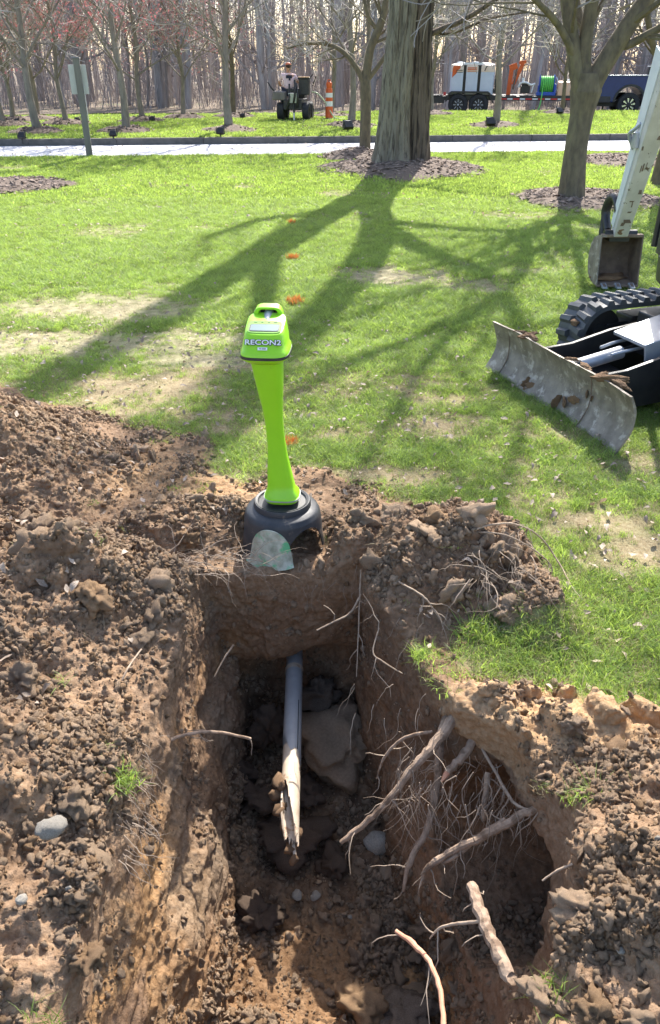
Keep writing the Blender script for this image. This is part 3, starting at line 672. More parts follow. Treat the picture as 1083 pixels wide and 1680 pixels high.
# mulch rings
ch = []
for s_ in range(4):
    mb = MB(); mb.box((0, 0, 0), (1, .32 + .1 * s_, .12), (.1, .05, 0), .8); ch.append(mb.mesh('mulch_chip', M['chip']))
protos('mulch_bit', ch)
mx_, my_, mz_ = [], [], []
for k, (mxx, myy, rr) in enumerate(MULCH):
    mb = MB(); vs = []; n = 28; rings = 6
    z0 = hz(mxx, myy) if myy < 18 else farz(mxx, myy)
    def mz(x, y, t):
        b_ = float(hbase(np.array([x]), np.array([y]))[0]) if myy < 18 else farz(x, y)
        return b_ + (.10 if rr > .9 else .13) * (1 - t ** 2) * (1 + .5 * float(vn(np.array([x]), np.array([y]), 0, 4, 5)[0])) + (-.03 if t > .99 else .006)
    for i in range(rings + 1):
        t = i / rings
        for j in range(n):
            a = 2 * PI * j / n; q = rr * t * (1 + .12 * math.sin(3 * a + k) + .06 * math.sin(7 * a)); x = mxx + q * math.cos(a); y = myy + q * math.sin(a); vs.append((x, y, mz(x, y, t)))
    fs = [(i * n + j, (i + 1) * n + j, (i + 1) * n + (j + 1) % n, i * n + (j + 1) % n) for i in range(rings) for j in range(n)]
    mb.add(vs, fs); tag(mb.obj('mulch', M['mulch'], None, True), kind='stuff')
    m_ = int(650 * rr * rr) if myy < 18 else 90
    q = rr * np.sqrt(rs.rand(m_)) * 1.12; a = rs.uniform(0, 6.28, m_)
    for qq, aa in zip(q, a):
        x = mxx + qq * math.cos(aa); y = myy + qq * math.sin(aa); mx_.append(x); my_.append(y); mz_.append(mz(x, y, min(qq / rr, 1)) + .012)
n = len(mx_)
sc_ = rs.uniform(.03, .085, n) * np.where(np.array(my_) > 18, 1.3, 1)
scatter('mulch_chips', np.stack([mx_, my_, mz_], 1), np.stack([rs.uniform(-.5, .5, n), rs.uniform(-.5, .5, n), rs.uniform(0, 6.28, n)], 1), sc_, rs.randint(0, 4, n), 'mulch_bit')
# ------------------------------------------------------------------ trees
def branchy(mb, tw, p, d, L, r, depth, rng, n0=3, up=.12, wig=.25, kids=(3, 5), spread=(35, 65), shrink=.62, bud=None, droop=0.0, tmin=.25, sides=5, wmin=.004):
    seg = max(3, n0 + 1 - (depth == 0)); pts = [p.copy()]; q = p.copy(); dd = d.normalized()
    for i in range(seg):
        dd = (dd + Vector((rng.uniform(-1, 1), rng.uniform(-1, 1), rng.uniform(-1, 1))) * wig + Vector((0, 0, up - droop * (i / seg)))).normalized()
        q = q + dd * L / seg; pts.append(q.copy())
    rad = [max(wmin, r * (1 - .72 * i / seg)) for i in range(seg + 1)]
    (mb if depth >= 2 else tw).tube(pts, rad, sides if depth >= 2 else 3, cap=False)
    if bud is not None and depth <= 1:
        for k in range(3):
            t = rng.uniform(.3, 1); i = min(int(t * seg), seg - 1); c = pts[i].lerp(pts[i + 1], t * seg - i)
            s_ = rng.uniform(.016, .036); a = Vector((rng.uniform(-1, 1), rng.uniform(-1, 1), rng.uniform(-1, 1))).normalized() * s_; b = a.orthogonal().normalized() * s_
            bud.add([c - a, c + b, c + a, c - b], [(0, 1, 2, 3)])
    if depth <= 0: return
    for k in range(rng.randint(*kids)):
        t = tmin + (1 - tmin) * (k + rng.random()) / kids[1]; t = min(t, .98); i = min(int(t * seg), seg - 1); c = pts[i].lerp(pts[i + 1], t * seg - i)
        ax = (pts[i + 1] - pts[i]).normalized(); o = ax.orthogonal().normalized(); o.rotate(Matrix.Rotation(rng.uniform(0, 2 * PI), 3, ax))
        a = R(rng.uniform(*spread)); nd = ax * math.cos(a) + o * math.sin(a)
        branchy(mb, tw, c, nd, L * shrink * rng.uniform(.7, 1.15), max(wmin, rad[i] * .6), depth - 1, rng, n0, up, wig, kids, spread, shrink, bud, droop, tmin, sides, wmin)
def lawn_tree(seed, H, rt, b0, nb, bl, pink=False, lean=.03, twigs=3):
    rng = random.Random(seed); tr = MB(); br = MB(); tw = MB(); bd = MB() if pink else None
    pts = []; n = 9; lx_, ly_ = rng.uniform(-lean, lean), rng.uniform(-lean, lean)
    for i in range(n + 1):
        t = i / n; pts.append(Vector((lx_ * H * t + .05 * math.sin(i * 1.7 + seed), ly_ * H * t + .05 * math.cos(i * 1.3 + seed), H * t)))
    rad = [rt * (1.35 if i == 0 else 1) * (1 - .8 * (i / n)) for i in range(n + 1)]
    tr.tube(pts, rad, 9, sub=2)
    for k in range(nb):
        z = b0 + (H * .93 - b0) * (k / nb) ** 1.25; t = z / H * n; i = min(int(t), n - 1); c = pts[i].lerp(pts[i + 1], t - i)
        a = k * 2.4 + rng.uniform(-.4, .4); e = R(rng.uniform(22, 50)); d = Vector((math.cos(a) * math.cos(e), math.sin(a) * math.cos(e), math.sin(e)))
        branchy(br, tw, c, d, bl * (1 - .55 * k / nb) * rng.uniform(.8, 1.15), rad[i] * .42, twigs, rng, 4, .10, .22, (3, 5), (30, 60), .58, bd, .10, .2, 5, .0075)
    return tr, br, tw, bd
def tree_meshes(key, mt, mtw, *a, **k):
    tr, br, tw, bd = lawn_tree(*a, **k)
    return [('trunk', tr.mesh('trunk', mt, True)), ('branches', br.mesh('branches', mt, True)), ('twigs', tw.mesh('twigs', mtw, False))] + ([('buds', bd.mesh('buds', M['bud'], False))] if bd else [])
def plant(name, ms, label, cat, loc, rz=0, sc=1, group=None):
    o = thing(name, label, cat, loc, rz, group); o.scale = (sc, sc, sc)
    for nm, me in ms:
        c = link(nm, me, o)
        if nm in ('twigs', 'buds'): c['kind'] = 'stuff'
    return o
V_lawn = [tree_meshes('lt', M['bark_pale'], M['twig_pale'], 100 + i, 7.0, .088, 1.35, 17, 2.8) for i in range(3)]
V_pink = [tree_meshes('pt', M['bark_pale'], M['twig_pale'], 130 + i, 6.5, .085, 1.25, 17, 2.7, True) for i in range(2)]
V_dark = [tree_meshes('dt', M['bark_olive'], M['twig_pale'], 150 + i, 7.0, .09, 1.4, 15, 2.8) for i in range(2)]
pinkish = {6, 7, 8, 13, 5, 1}
desc = ['left of the sign post, floodlight at its left', 'first large one right of the sign post', 'halfway between sign post and twin trunk', 'just left of the forked tree by the road', 'standing before the white tank trailer',
        'second from the left photo edge', 'just left of the sign post, far row', 'leaning, right of the sign post, far row', 'far row, midway between two larger trees', 'close behind the one halfway to the twin trunk',
        'at the very left edge of the photo', 'left of the trailer wheels', 'standing before the trailer tongue', 'thin, close behind the one left of the sign post', 'off the right edge by the truck', 'off the left edge of the photo', 'beside the orange traffic tube']
rt_ = random.Random(5)
for i, (x, y) in enumerate(LT):
    v = (V_pink[i % 2] if i in pinkish else (V_dark[i % 2] if i in (9, 12) else V_lawn[i % 3]))
    s_ = 1.0 if i < 5 else .85
    plant('young_tree', v, 'bare pale-twigged young tree ' + desc[i] if i not in pinkish else 'red-budded young tree ' + desc[i], 'tree', (x, y, farz(x, y) - .02), rt_.uniform(0, 6.28), s_ * rt_.uniform(.92, 1.08), 'young trees on the lawn beyond the road')
# floodlights in the lawn, each at the foot of its tree
def floodlight(px, py, label, s_=1.0):
    x, y = base_far(px, py); t = thing('floodlight', label, 'floodlight', (x, y, farz(x, y)), rt_.uniform(-.5, .5), 'garden floodlights aimed at the trees'); s_ *= .62
    MB().box((0, 0, .18 * s_), (.26 * s_, .13 * s_, .2 * s_), (R(-35), 0, 0), .85).obj('housing', M['fixture'], t, False, .01)
    MB().tube([(0, 0, -.05), (0, 0, .12)], .018, 8).obj('stake', M['fixture'], t)
    MB().box((0, .075 * s_, .235 * s_), (.21 * s_, .012, .15 * s_), (R(-35), 0, 0)).obj('glass', M['lamp_glass'], t, False)
    MB().tube([(-.15 * s_, 0, .06), (-.15 * s_, 0, .18), (-.13 * s_, 0, .2)], .008, 5).tube([(.15 * s_, 0, .06), (.15 * s_, 0, .18), (.13 * s_, 0, .2)], .008, 5).tube([(-.15 * s_, 0, .07), (.15 * s_, 0, .07)], .008, 5).obj('bracket', M['fixture'], t)
for px, py, lb, s_ in ((36, 226, 'small dark floodlight left of the leftmost large lawn tree', 1), (186, 223, 'small dark floodlight left of the tree right of the sign post', 1), (362, 221, 'small dark floodlight in front of the mid lawn tree', 1.1), (571, 214, 'dark floodlight left of the forked tree by the road', 1.5),
                       (804, 208, 'dark floodlight at the foot of the tree before the white tank', 1.5), (917, 189, 'dark floodlight at the foot of the tree before the trailer tongue', 1.3), (128, 201, 'tiny floodlight behind the grey sign post', .9), (250, 200, 'tiny floodlight by the far drive, right of the sign post', .9), (28, 203, 'tiny floodlight by the far drive at the left', .9), (398, 195, 'tiny floodlight by the far drive, beside the mid lawn trees', .9), (1072, 212, 'floodlight beyond the excavator arm', 1)):
    floodlight(px, py, lb, s_)

def limb(mb, tw, pts, rad, rng, kids=5, L=1.6, depth=2, n=10, t0=.35, bigup=.1):
    P_, R_ = smooth([Vector(p) for p in pts], list(rad), 5); mb.tube(P_, R_, n, cap=True)
    for k in range(kids):
        t = t0 + (1 - t0) * (k + rng.random()) / kids; i = min(int(t * (len(P_) - 1)), len(P_) - 2)
        ax = (P_[i + 1] - P_[i]).normalized(); o = ax.orthogonal().normalized(); o.rotate(Matrix.Rotation(rng.uniform(0, 2 * PI), 3, ax)); a = R(rng.uniform(30, 60))
        branchy(mb, tw, P_[i], ax * math.cos(a) + o * math.sin(a), L * rng.uniform(.7, 1.2), max(.012, R_[i] * .4), depth, rng, 4, bigup, .2, (2, 4), (30, 60), .6, None, .04, .2, 5, .006)
# the big tree: a fluted trunk that is two stems fused at the foot
def fluted(path, rads, seed, nseg=110, nang=110, ridge=.035, flare=None, z1=6.0):
    P_, R_ = smooth([Vector(p) for p in path], list(rads), max(2, nseg // (len(path) - 1))); N = len(P_); vs = []
    a = np.arange(nang) * 2 * PI / nang
    for i, p in enumerate(P_):
        z = p.z; ca, sa = np.cos(a), np.sin(a)
        fl = 1.0
        if flare: 
            k = math.exp(-max(0, z) / .42); fl = 1 + k * (flare[0] + flare[1] * np.cos(a * flare[2] + seed) + .15 * np.cos(a * 9 + 2))
        tw = .10 * vn(a * 0, a * 0, np.full_like(a, z), 1.4, seed)
        n1 = vn(ca * 3.4 + 10, sa * 3.4 + tw * 5, np.full_like(a, z), 1.0, seed) 
        ax_ = a + tw * .5
        rdg = 1 - 2 * np.abs(vn(np.cos(ax_) * 5.5, np.sin(ax_) * 5.5, np.full_like(a, z * .55), 1.0, seed + 1))
        rd2 = 1 - 2 * np.abs(vn(np.cos(ax_) * 9.5, np.sin(ax_) * 9.5, np.full_like(a, z * 1.6), 1.0, seed + 2))
        lob = .05 * np.cos(3 * a + seed) + .03 * np.cos(5 * a + 2 * seed)
        r = R_[i] * (fl + lob) + ridge * (.75 * rdg + .45 * rd2) + .012 * n1
        for k in range(nang): vs.append((p.x + r[k] * ca[k], p.y + r[k] * sa[k], p.z))
    fs = [(i * nang + k, i * nang + (k + 1) % nang, (i + 1) * nang + (k + 1) % nang, (i + 1) * nang + k) for i in range(N - 1) for k in range(nang)]
    mb = MB(); mb.add(vs, fs); return mb
bt = thing('twin_trunk_tree', 'massive old tree with two fused fluted trunks and deeply furrowed bark in a mulch ring', 'tree', (T1[0], T1[1], hz(*T1) - .05))
fluted([(-.06, 0, -.1), (-.01, 0, 1.0), (.06, 0, 2.5), (.0, 0, 4.2), (-.03, .05, 6.5), (-.08, .1, 9), (-.15, 0, 12)], [.255, .225, .21, .21, .21, .18, .13], 3, flare=(.42, .16, 4)).obj('trunk', M['bark_big'], bt)
fluted([(.36, .10, -.1), (.36, .10, 1.2), (.35, .10, 2.6), (.50, .08, 4.0), (.86, 0, 5.6), (1.05, 0, 7.5), (1.12, 0, 10), (1.15, 0, 12)], [.185, .175, .165, .175, .18, .16, .12, .07], 8, flare=(.35, .15, 3)).obj('second_trunk', M['bark_dark'], bt)
rng = random.Random(77); lb = MB(); tw = MB()
limb(lb, tw, [(0, 0, 6.8), (.25, 0, 7.6), (.6, 0, 8.8), (.95, .1, 10.5), (1.1, .1, 12)], [.15, .13, .11, .08, .05], rng, 6, 1.6)
limb(lb, tw, [(.95, 0, 5.4), (1.5, -.1, 6.5), (2.1, 0, 7.4), (2.5, .1, 8.8), (2.7, 0, 10.3)], [.16, .13, .12, .09, .05], rng, 7, 1.9)
limb(lb, tw, [(.9, 0, 5.0), (1.7, .2, 5.5), (2.7, .1, 5.9), (3.8, 0, 6.6), (4.8, -.2, 7.6)], [.11, .09, .075, .06, .03], rng, 7, 1.8)
limb(lb, tw, [(0, .2, 4.5), (.1, 1.2, 5.5), (-.2, 2.2, 7.2), (-.2, 2.8, 9)], [.12, .10, .08, .04], rng, 5, 1.6)
limb(lb, tw, [(.45, .12, 1.95), (.72, .1, 2.06), (1.05, .05, 2.18), (1.7, -.1, 2.55), (2.6, -.2, 3.0)], [.05, .042, .038, .03, .012], rng, 8, .7, 1, 8, .3, .02)
limb(lb, tw, [(.5, .12, 2.0), (.9, .2, 2.0), (1.5, .35, 2.2), (2.2, .5, 2.3)], [.035, .025, .02, .008], rng, 7, .6, 1, 6, .3, .02)
lb.obj('branches', M['bark_dark'], bt); tw.obj('twigs', M['twig_wood'], bt, False)['kind'] = 'stuff'
# right-hand tree: short trunk forking low into four heavy limbs
z2 = hz(*T2); tr2 = thing('forked_tree', 'olive-brown tree whose short trunk forks low into four heavy limbs, right of the twin trunk', 'tree', (T2[0], T2[1], z2))
lb = MB(); tw = MB(); rng = random.Random(12)
def rel(px, py, Y=T2[1], o=(T2[0], T2[1], z2)): p = at(px, py, Y); return (p.x - o[0], Y - o[1], p.z - o[2])
fluted([(0, 0, -.05), rel(945, 250), rel(955, 190), rel(962, 150), rel(965, 120)], [.155, .135, .14, .19, .15], 5, nseg=60, nang=48, ridge=.007, flare=(.18, .06, 4)).obj('trunk', M['bark_olive'], tr2)
limb(lb, tw, [rel(955, 160), rel(946, 115), rel(938, 60), rel(930, 0), rel(922, -60), rel(900, -190)], [.12, .10, .088, .082, .075, .03], rng, 5, 1.5)
limb(lb, tw, [rel(962, 150), rel(958, 100), rel(962, 55), rel(972, 0), rel(985, -70), rel(1000, -220)], [.11, .09, .085, .08, .07, .03], rng, 5, 1.5)
limb(lb, tw, [rel(965, 155), rel(985, 115), rel(1010, 75), rel(1035, 35), rel(1063, -5), rel(1100, -60), rel(1150, -180)], [.13, .125, .12, .11, .10, .085, .03], rng, 6, 1.6)
limb(lb, tw, [rel(1010, 78), rel(1035, 72, 11.3), rel(1060, 58, 11.2), rel(1085, 44, 11.1), rel(1130, 10, 10.9), rel(1220, -60, 10.8)], [.055, .05, .048, .045, .035, .015], rng, 6, 1.2)
limb(lb, tw, [rel(958, 130), rel(962, 70, 11.6), rel(950, 20, 11.9), rel(935, -60, 12.2), rel(925, -150, 12.4)], [.08, .06, .05, .04, .02], rng, 5, 1.4)
limb(lb, tw, [rel(946, 100), rel(915, 40, 11.1), rel(860, -20, 10.8), rel(800, -90, 10.6)], [.05, .04, .03, .01], rng, 6, 1.3)
# tall upper crown of the forked tree
for pts, rd in (([rel(922, -60), (-.5, .1, 4.6), (-.9, .2, 6.8), (-1.1, 0, 9.0)], [.075, .07, .055, .02]), ([rel(985, -70), (.5, .1, 5), (.6, 0, 7.2), (.4, 0, 10)], [.075, .07, .055, .02]), ([rel(1100, -60), (1.5, .1, 4.4), (2.0, 0, 6.5), (2.2, 0, 8.6)], [.085, .07, .055, .02]),
                ([(-.9, .2, 6.2), (-1.8, -.2, 7.4), (-2.5, -.3, 8.6)], [.05, .04, .02]), ([(.6, 0, 6.2), (1.2, -.3, 7.6), (1.6, -.4, 9.2)], [.05, .04, .02]), ([(.5, .1, 5), (-.3, -.3, 6.8), (-.5, -.3, 8.6)], [.05, .045, .02])):
    limb(lb, tw, pts, rd, rng, 10, 1.9, 2, 8, .15)
# outer crown that throws the net of branch shadows on the grass
for k in range(9):
    a = k * .75; r1 = rng.uniform(1.2, 2.4); h0 = rng.uniform(2.4, 3.4)
    limb(lb, tw, [(.15 * math.cos(a), .15 * math.sin(a), h0), (.5 * r1 * math.cos(a), .5 * r1 * math.sin(a), h0 + .9), (r1 * math.cos(a), r1 * math.sin(a), h0 + 1.6), (1.5 * r1 * math.cos(a), 1.5 * r1 * math.sin(a), h0 + 2.4)], [.055, .045, .03, .012], rng, 5, 1.2)
lb.obj('limbs', M['bark_olive'], tr2); tw.obj('twigs', M['twig_wood'], tr2, False)['kind'] = 'stuff'
# another limb-heavy tree further right behind the boom
x5, y5 = 5.28, 13.2; z5 = hz(x5, y5); o5 = (x5, y5, z5); t5 = thing('forked_tree', 'olive-brown forking tree behind the excavator arm at the right edge', 'tree', o5)
lb = MB(); tw = MB(); rng = random.Random(19)
lb.tube([(0, 0, -.1), (.03, 0, .8), (.0, 0, 1.5)], [.2, .15, .16], 12, sub=4)
for pts, rd in (([(0, 0, 1.4), (-.15, 0, 1.9), (-.35, 0, 2.6), (-.6, 0, 4.2)], [.11, .09, .08, .04]), ([(0, 0, 1.4), (.3, 0, 2), (.7, 0, 3), (1.1, 0, 4.6)], [.12, .1, .08, .04]), ([(0, 0, 1.2), (-.4, -.1, 1.6), (-.75, -.2, 2.2), (-1.0, -.2, 3.2)], [.06, .05, .04, .02]), ([(0, 0, 1.4), (0, .3, 2.2), (.1, .7, 3.6)], [.1, .08, .04])):
    limb(lb, tw, pts, rd, rng, 6, 1.4)
lb.obj('trunk', M['bark_olive'], t5); tw.obj('twigs', M['twig_wood'], t5, False)['kind'] = 'stuff'
# forked tree by the near edge of the road
z3 = hz(T3[0], 17.4); T3w = (T3[0], T3[1], z3); t3 = thing('forked_tree', 'small forked tree at the road edge just left of the twin trunk', 'tree', T3w)
lb = MB(); tw = MB(); rng = random.Random(31)
def rel3(px, py, Y=None): Y = Y or T3[1]; p = at(px, py, Y); return (p.x - T3w[0], Y - T3w[1], p.z - T3w[2])
tb = MB(); tb.tube([(0, 0, -.1), rel3(599, 225), rel3(600, 190), rel3(600, 150), rel3(599, 130)], [.13, .115, .112, .115, .10], 12, sub=4); tb.obj('trunk', M['bark_olive'], t3)
limb(lb, tw, [rel3(599, 140), rel3(590, 120), rel3(573, 95), rel3(552, 78), rel3(525, 71), rel3(495, 73), rel3(470, 80)], [.075, .06, .05, .042, .035, .028, .01], rng, 9, .9, 2, 8, .3, .05)
limb(lb, tw, [rel3(599, 140), rel3(603, 110), rel3(608, 80), rel3(616, 60), rel3(626, 35), rel3(632, 10), rel3(640, -60)], [.09, .085, .08, .08, .075, .065, .03], rng, 7, 1.1)
limb(lb, tw, [rel3(600, 135), rel3(618, 112), rel3(632, 92), rel3(650, 70), rel3(690, 30)], [.055, .045, .04, .035, .015], rng, 6, .9)
limb(lb, tw, [rel3(618, 48), rel3(606, 30), rel3(600, 10), rel3(594, -20), rel3(585, -80)], [.045, .04, .036, .03, .015], rng, 5, .9)
limb(lb, tw, [rel3(597, 120), rel3(604, 70, 18.9), rel3(605, 20, 19.1), rel3(600, -50, 19.2)], [.06, .045, .04, .02], rng, 6, 1.0)
lb.obj('branches', M['bark_olive'], t3); tw.obj('twigs', M['twig_pale'], t3, False)['kind'] = 'stuff'

# ------------------------------------------------------------------ woodland
def wood_tree(seed, H, rt, pink=False):
    rng = random.Random(seed); tr = MB(); tw = MB(); bd = MB() if pink else None
    pts = [Vector((0, 0, -.2))]; lx_, ly_ = rng.uniform(-.04, .04), rng.uniform(-.04, .04)
    for i in range(1, 8): t = i / 7; pts.append(Vector((lx_ * H * t + rng.uniform(-.12, .12), ly_ * H * t + rng.uniform(-.12, .12), H * t)))
    rad = [rt * (1.2 - 1.05 * i / 7) for i in range(8)]; tr.tube(pts, rad, 7, cap=False)
    for k in range(15):
        z = rng.uniform(1.0, H * .97) if k > 5 else rng.uniform(.9, 5); t = z / H * 7; i = min(int(t), 6); c = pts[i].lerp(pts[i + 1], t - i); a = rng.uniform(0, 6.28); e = R(rng.uniform(5, 55))
        branchy(tr, tw, c, Vector((math.cos(a) * math.cos(e), math.sin(a) * math.cos(e), math.sin(e))), rng.uniform(1.2, 2.6), rad[i] * .3, 2, rng, 3, .08, .28, (2, 4), (30, 65), .6, bd, .03, .2, 4, .011)
    return [('trunk', tr.mesh('trunk', M['bark_wood'], True)), ('twigs', tw.mesh('twigs', M['twig_wood'], False))] + ([('buds', bd.mesh('buds', M['bud'], False))] if pink else [])
V_w = [wood_tree(200 + i, 12 + (i % 3) * 1.5, .07 + .035 * i) for i in range(6)]
V_wp = [wood_tree(230 + i, 7.5, .075, True) for i in range(2)]
rng = random.Random(9); cnt = 0
for i in range(190):
    y = 38.6 + 50 * rng.random() ** 1.35; x = rng.uniform(-.5, .5) * (y * 1.02 + 14)
    if y < farf(x) + 1: continue
    pk = x < 2 and y < 52 and rng.random() < .42
    v = V_wp[rng.randint(0, 1)] if pk else V_w[min(5, int(6 * rng.random() ** 2.1))]
    dp = y * cp + (CAMH - 1) * sp; px = PW / 2 + FPX * x / dp
    if px < -170 or px > 1250: continue
    LM = ((0, 'the left photo edge'), (60, 'the leftmost large lawn tree'), (132, 'the sign post'), (205, 'the first tree past the sign post'), (290, 'the gap before the mid lawn tree'), (377, 'the mid lawn tree'), (430, 'the lawn left of the trencher'), (485, 'the trencher'), (540, 'the traffic tube'), (598, 'the forked tree by the road'), (660, 'the twin trunk'), (720, 'the trailer tail'), (772, 'the white tank'), (830, 'the crane mast'), (865, 'the blue reel'), (900, 'the peach tank'), (950, 'the forked tree on the right'), (1030, 'the pickup'), (1083, 'the right photo edge'))
    lm = min(LM, key=lambda q: abs(q[0] - px)); rel_ = 'behind' if abs(lm[0] - px) < 9 else ('just left of' if px < lm[0] else 'just right of')
    row = 'nearest' if y < 43 else ('near' if y < 50 else ('mid' if y < 60 else ('far' if y < 73 else 'farthest')))
    size = 'thin' if v in (V_w[0], V_w[1]) else ('medium' if v in (V_w[2], V_w[3]) else 'thick')
    lb_ = ('red-budded tree, %s row, %s %s' % (row, rel_, lm[1])) if pk else ('%s bare trunk, %s row, %s %s' % (size, row, rel_, lm[1]))
    plant('woodland_tree', v, lb_, 'tree', (x, y, ffz(x, y)), rng.uniform(0, 6.28), rng.uniform(.85, 1.2), 'red-budded trees of the woodland' if pk else 'bare trees of the woodland')
for px, Y, s_, lb_ in ((268, 42, 1.5, 'above the lawn right of the sign post, left of a twin'), (300, 45, 1.4, 'right-hand one of the pair right of the sign post'), (445, 44, 1.0, 'just left of the trencher'), (555, 43, 1.1, 'just right of the traffic tube'), (740, 47, 1.2, 'left of the white tank'), (880, 46, 1.6, 'between blue reel and peach tank'), (905, 50, 1.1, 'behind the peach tank')):
    p = at(px, 150, Y); plant('woodland_tree', V_w[5], 'stout dark woodland trunk ' + lb_, 'tree', (p.x, Y, ffz(p.x, Y)), rng.uniform(0, 6), s_, 'stout dark trunks of the woodland')
# undergrowth and the mass of stems behind
def stems(name, n, y0, y1, h0, h1, r0, r1, mt, seed, lean=.2, k=4, gap=.6):
    r = random.Random(seed); mb = MB()
    for _ in range(n):
        y = y0 + (y1 - y0) * r.random(); x = r.uniform(-.5, .5) * (y * 1.1 + 16)
        if y < farf(x) + gap: y = farf(x) + gap + r.random() * 2
        h = r.uniform(h0, h1); p = [Vector((x, y, ffz(x, y) - .1))]; d = Vector((r.uniform(-lean, lean), r.uniform(-lean, lean), 1))
        for i in range(k): d = d + Vector((r.uniform(-.5, .5), r.uniform(-.5, .5), 0)) * lean; p.append(p[-1] + d.normalized() * h / k)
        ra = r.uniform(r0, r1); mb.tube(p, [ra * (1 - .75 * i / k) for i in range(k + 1)], 3, cap=False)
    return tag(mb.obj(name, mt, None, False), kind='stuff')
stems('undergrowth', 5200, 38, 58, .5, 2.6, .006, .014, M['twig_wood'], 1, .5)
stems('brushwood', 2600, 38, 75, 2, 6, .012, .03, M['twig_wood'], 2, .25)
stems('far_woods', 300, 72, 135, 11, 17, .07, .17, M['bark_wood'], 3, .06, 5)
def twigmass():
    r = np.random.RandomState(4); n = 22000; y = 60 + 75 * r.rand(n); x = r.uniform(-.5, .5, n) * (y * 1.1 + 16); z = .3 + 13 * r.rand(n) ** .8
    L = r.uniform(.8, 2.6, n); a = r.uniform(0, 6.28, n); e = r.uniform(-.2, 1.3, n); w_ = r.uniform(.008, .022, n)
    d = np.stack([np.cos(a) * np.cos(e), np.sin(a) * np.cos(e), np.sin(e)], 1) * L[:, None]; p = np.stack([x, y, z], 1)
    s_ = np.stack([np.cos(a + 1.57) * w_, np.sin(a + 1.57) * w_ * .3, w_ * .8], 1)
    V = np.stack([p - s_, p + s_, p + d], 1).reshape(-1, 3)
    me = bpy.data.meshes.new('far_twigs'); me.from_pydata(V.tolist(), [], np.arange(3 * n).reshape(n, 3).tolist()); me.materials.append(M['twig_wood'])
    o = bpy.data.objects.new('far_twigs', me); COL.objects.link(o); tag(o, kind='stuff')
twigmass()
def text(name, body, size, mt, parent, loc, rot, ext=.0006, off=0.0, sx=1.0, align='CENTER'):
    cu = bpy.data.curves.new(name, 'FONT'); cu.body = body; cu.size = size; cu.extrude = ext; cu.offset = off; cu.align_x = align; cu.align_y = 'CENTER'; cu.materials.append(mt)
    t_ = bpy.data.objects.new(name, cu); COL.objects.link(t_); bpy.context.view_layer.update()
    me = bpy.data.meshes.new_from_object(t_.evaluated_get(bpy.context.evaluated_depsgraph_get())); COL.objects.unlink(t_); bpy.data.objects.remove(t_)
    me.name = name; o = bpy.data.objects.new(name, me); COL.objects.link(o); o.parent = parent; o.location = loc; o.rotation_euler = rot; o.scale = (sx, 1, 1); return o
# ------------------------------------------------------------------ the locator on its stand
LX, LY = -.180, 2.535; LZ = .042
st = thing('locator_stand', 'black flared plastic stand with arched cut-outs and green-smeared front foot at the trench edge', 'stand', (LX, LY, LZ))
def stand_shell():
    n = 96; prof = [(.092, .150), (.104, .150), (.108, .140), (.108, .128), (.116, .126), (.134, .118), (.143, .100), (.147, .07), (.150, .03), (.158, -.036)]
    P = []
    fs = []
    # arches open toward right (+X) and back-left; tongue faces the camera
    def top(a):
        # height below which the shell is cut away at angle a
        d1 = abs((a - R(-48) + PI) % (2 * PI) - PI); d2 = abs((a - R(120) + PI) % (2 * PI) - PI)
        h = -1.0
        for d, wd in ((d1, R(36)), (d2, R(38))):
            if d < wd: h = max(h, -.04 + .125 * math.sqrt(1 - (d / wd) ** 2))
        return h
    rows = 26
    zs = [p[1] for p in prof]
    def rad(z):
        for (r0, z0), (r1, z1) in zip(prof[3:-1], prof[4:]):
            if z <= z0 + 1e-6 and z >= z1 - 1e-6: return r0 + (r1 - r0) * (z0 - z) / max(z0 - z1, 1e-6)
        return prof[-1][0]
    mb = MB(); V = []
    for (r, z) in prof[:4]: V.append([(r * math.cos(2 * PI * k / n), r * math.sin(2 * PI * k / n), z) for k in range(n)])
    for i in range(1, rows + 1):
        row = []
        for k in range(n):
            a = 2 * PI * k / n; zb = max(top(a), -.035); z = .128 + (zb - .128) * i / rows; r = rad(z)
            row.append((r * math.cos(a), r * math.sin(a), z))
        V.append(row)
    # return inside wall for thickness
    for row in (V[-1], V[-8], V[5], V[4]): V.append([(x * .965, y * .965, z - (.0 if row is V[len(V) - 1] else 0)) for x, y, z in row])
    mb.loft(V, cap=False); return mb
stand_shell().obj('shell', M['cup'], st)
m = MB(); m.lathe([(0, .143), (.088, .143), (.093, .147), (.093, .15), (.1, .152)], 48).obj('top_disc', M['blackp'], st)
# clear tongue facing the camera: a shallow scoop on the lower front of the shell
tg = MB(); V = []
for j in range(19):
    q = j / 18 * 2 - 1; a = R(-106) + R(31) * q; zt = -.012 + .112 * math.sqrt(max(0, 1 - q * q)) ; col_ = []
    for i in range(11):
        t = i / 10; z = zt + (-.052 + .012 * q * q - zt) * t; r = .1475 + max(0, (.07 - z)) * .10 + .0045 + .022 * t ** 3 + .006 * math.sin(PI * t) * (1 - q * q)
        col_.append((r * math.cos(a), r * math.sin(a), z))
    for i in range(10, -1, -1):
        x, y, z = col_[i]; col_.append((x * .965, y * .965, z))
    V.append(col_)
to = tg.loft(V).obj('front_tongue', M['cupclear'], st); to['label'] = 'green-smeared clear front lobe'

lo = thing('utility_locator', 'lime green handheld locator marked RECON2, standing upright on a black stand', 'locator', (LX - .005, LY, LZ + .155), R(-4))
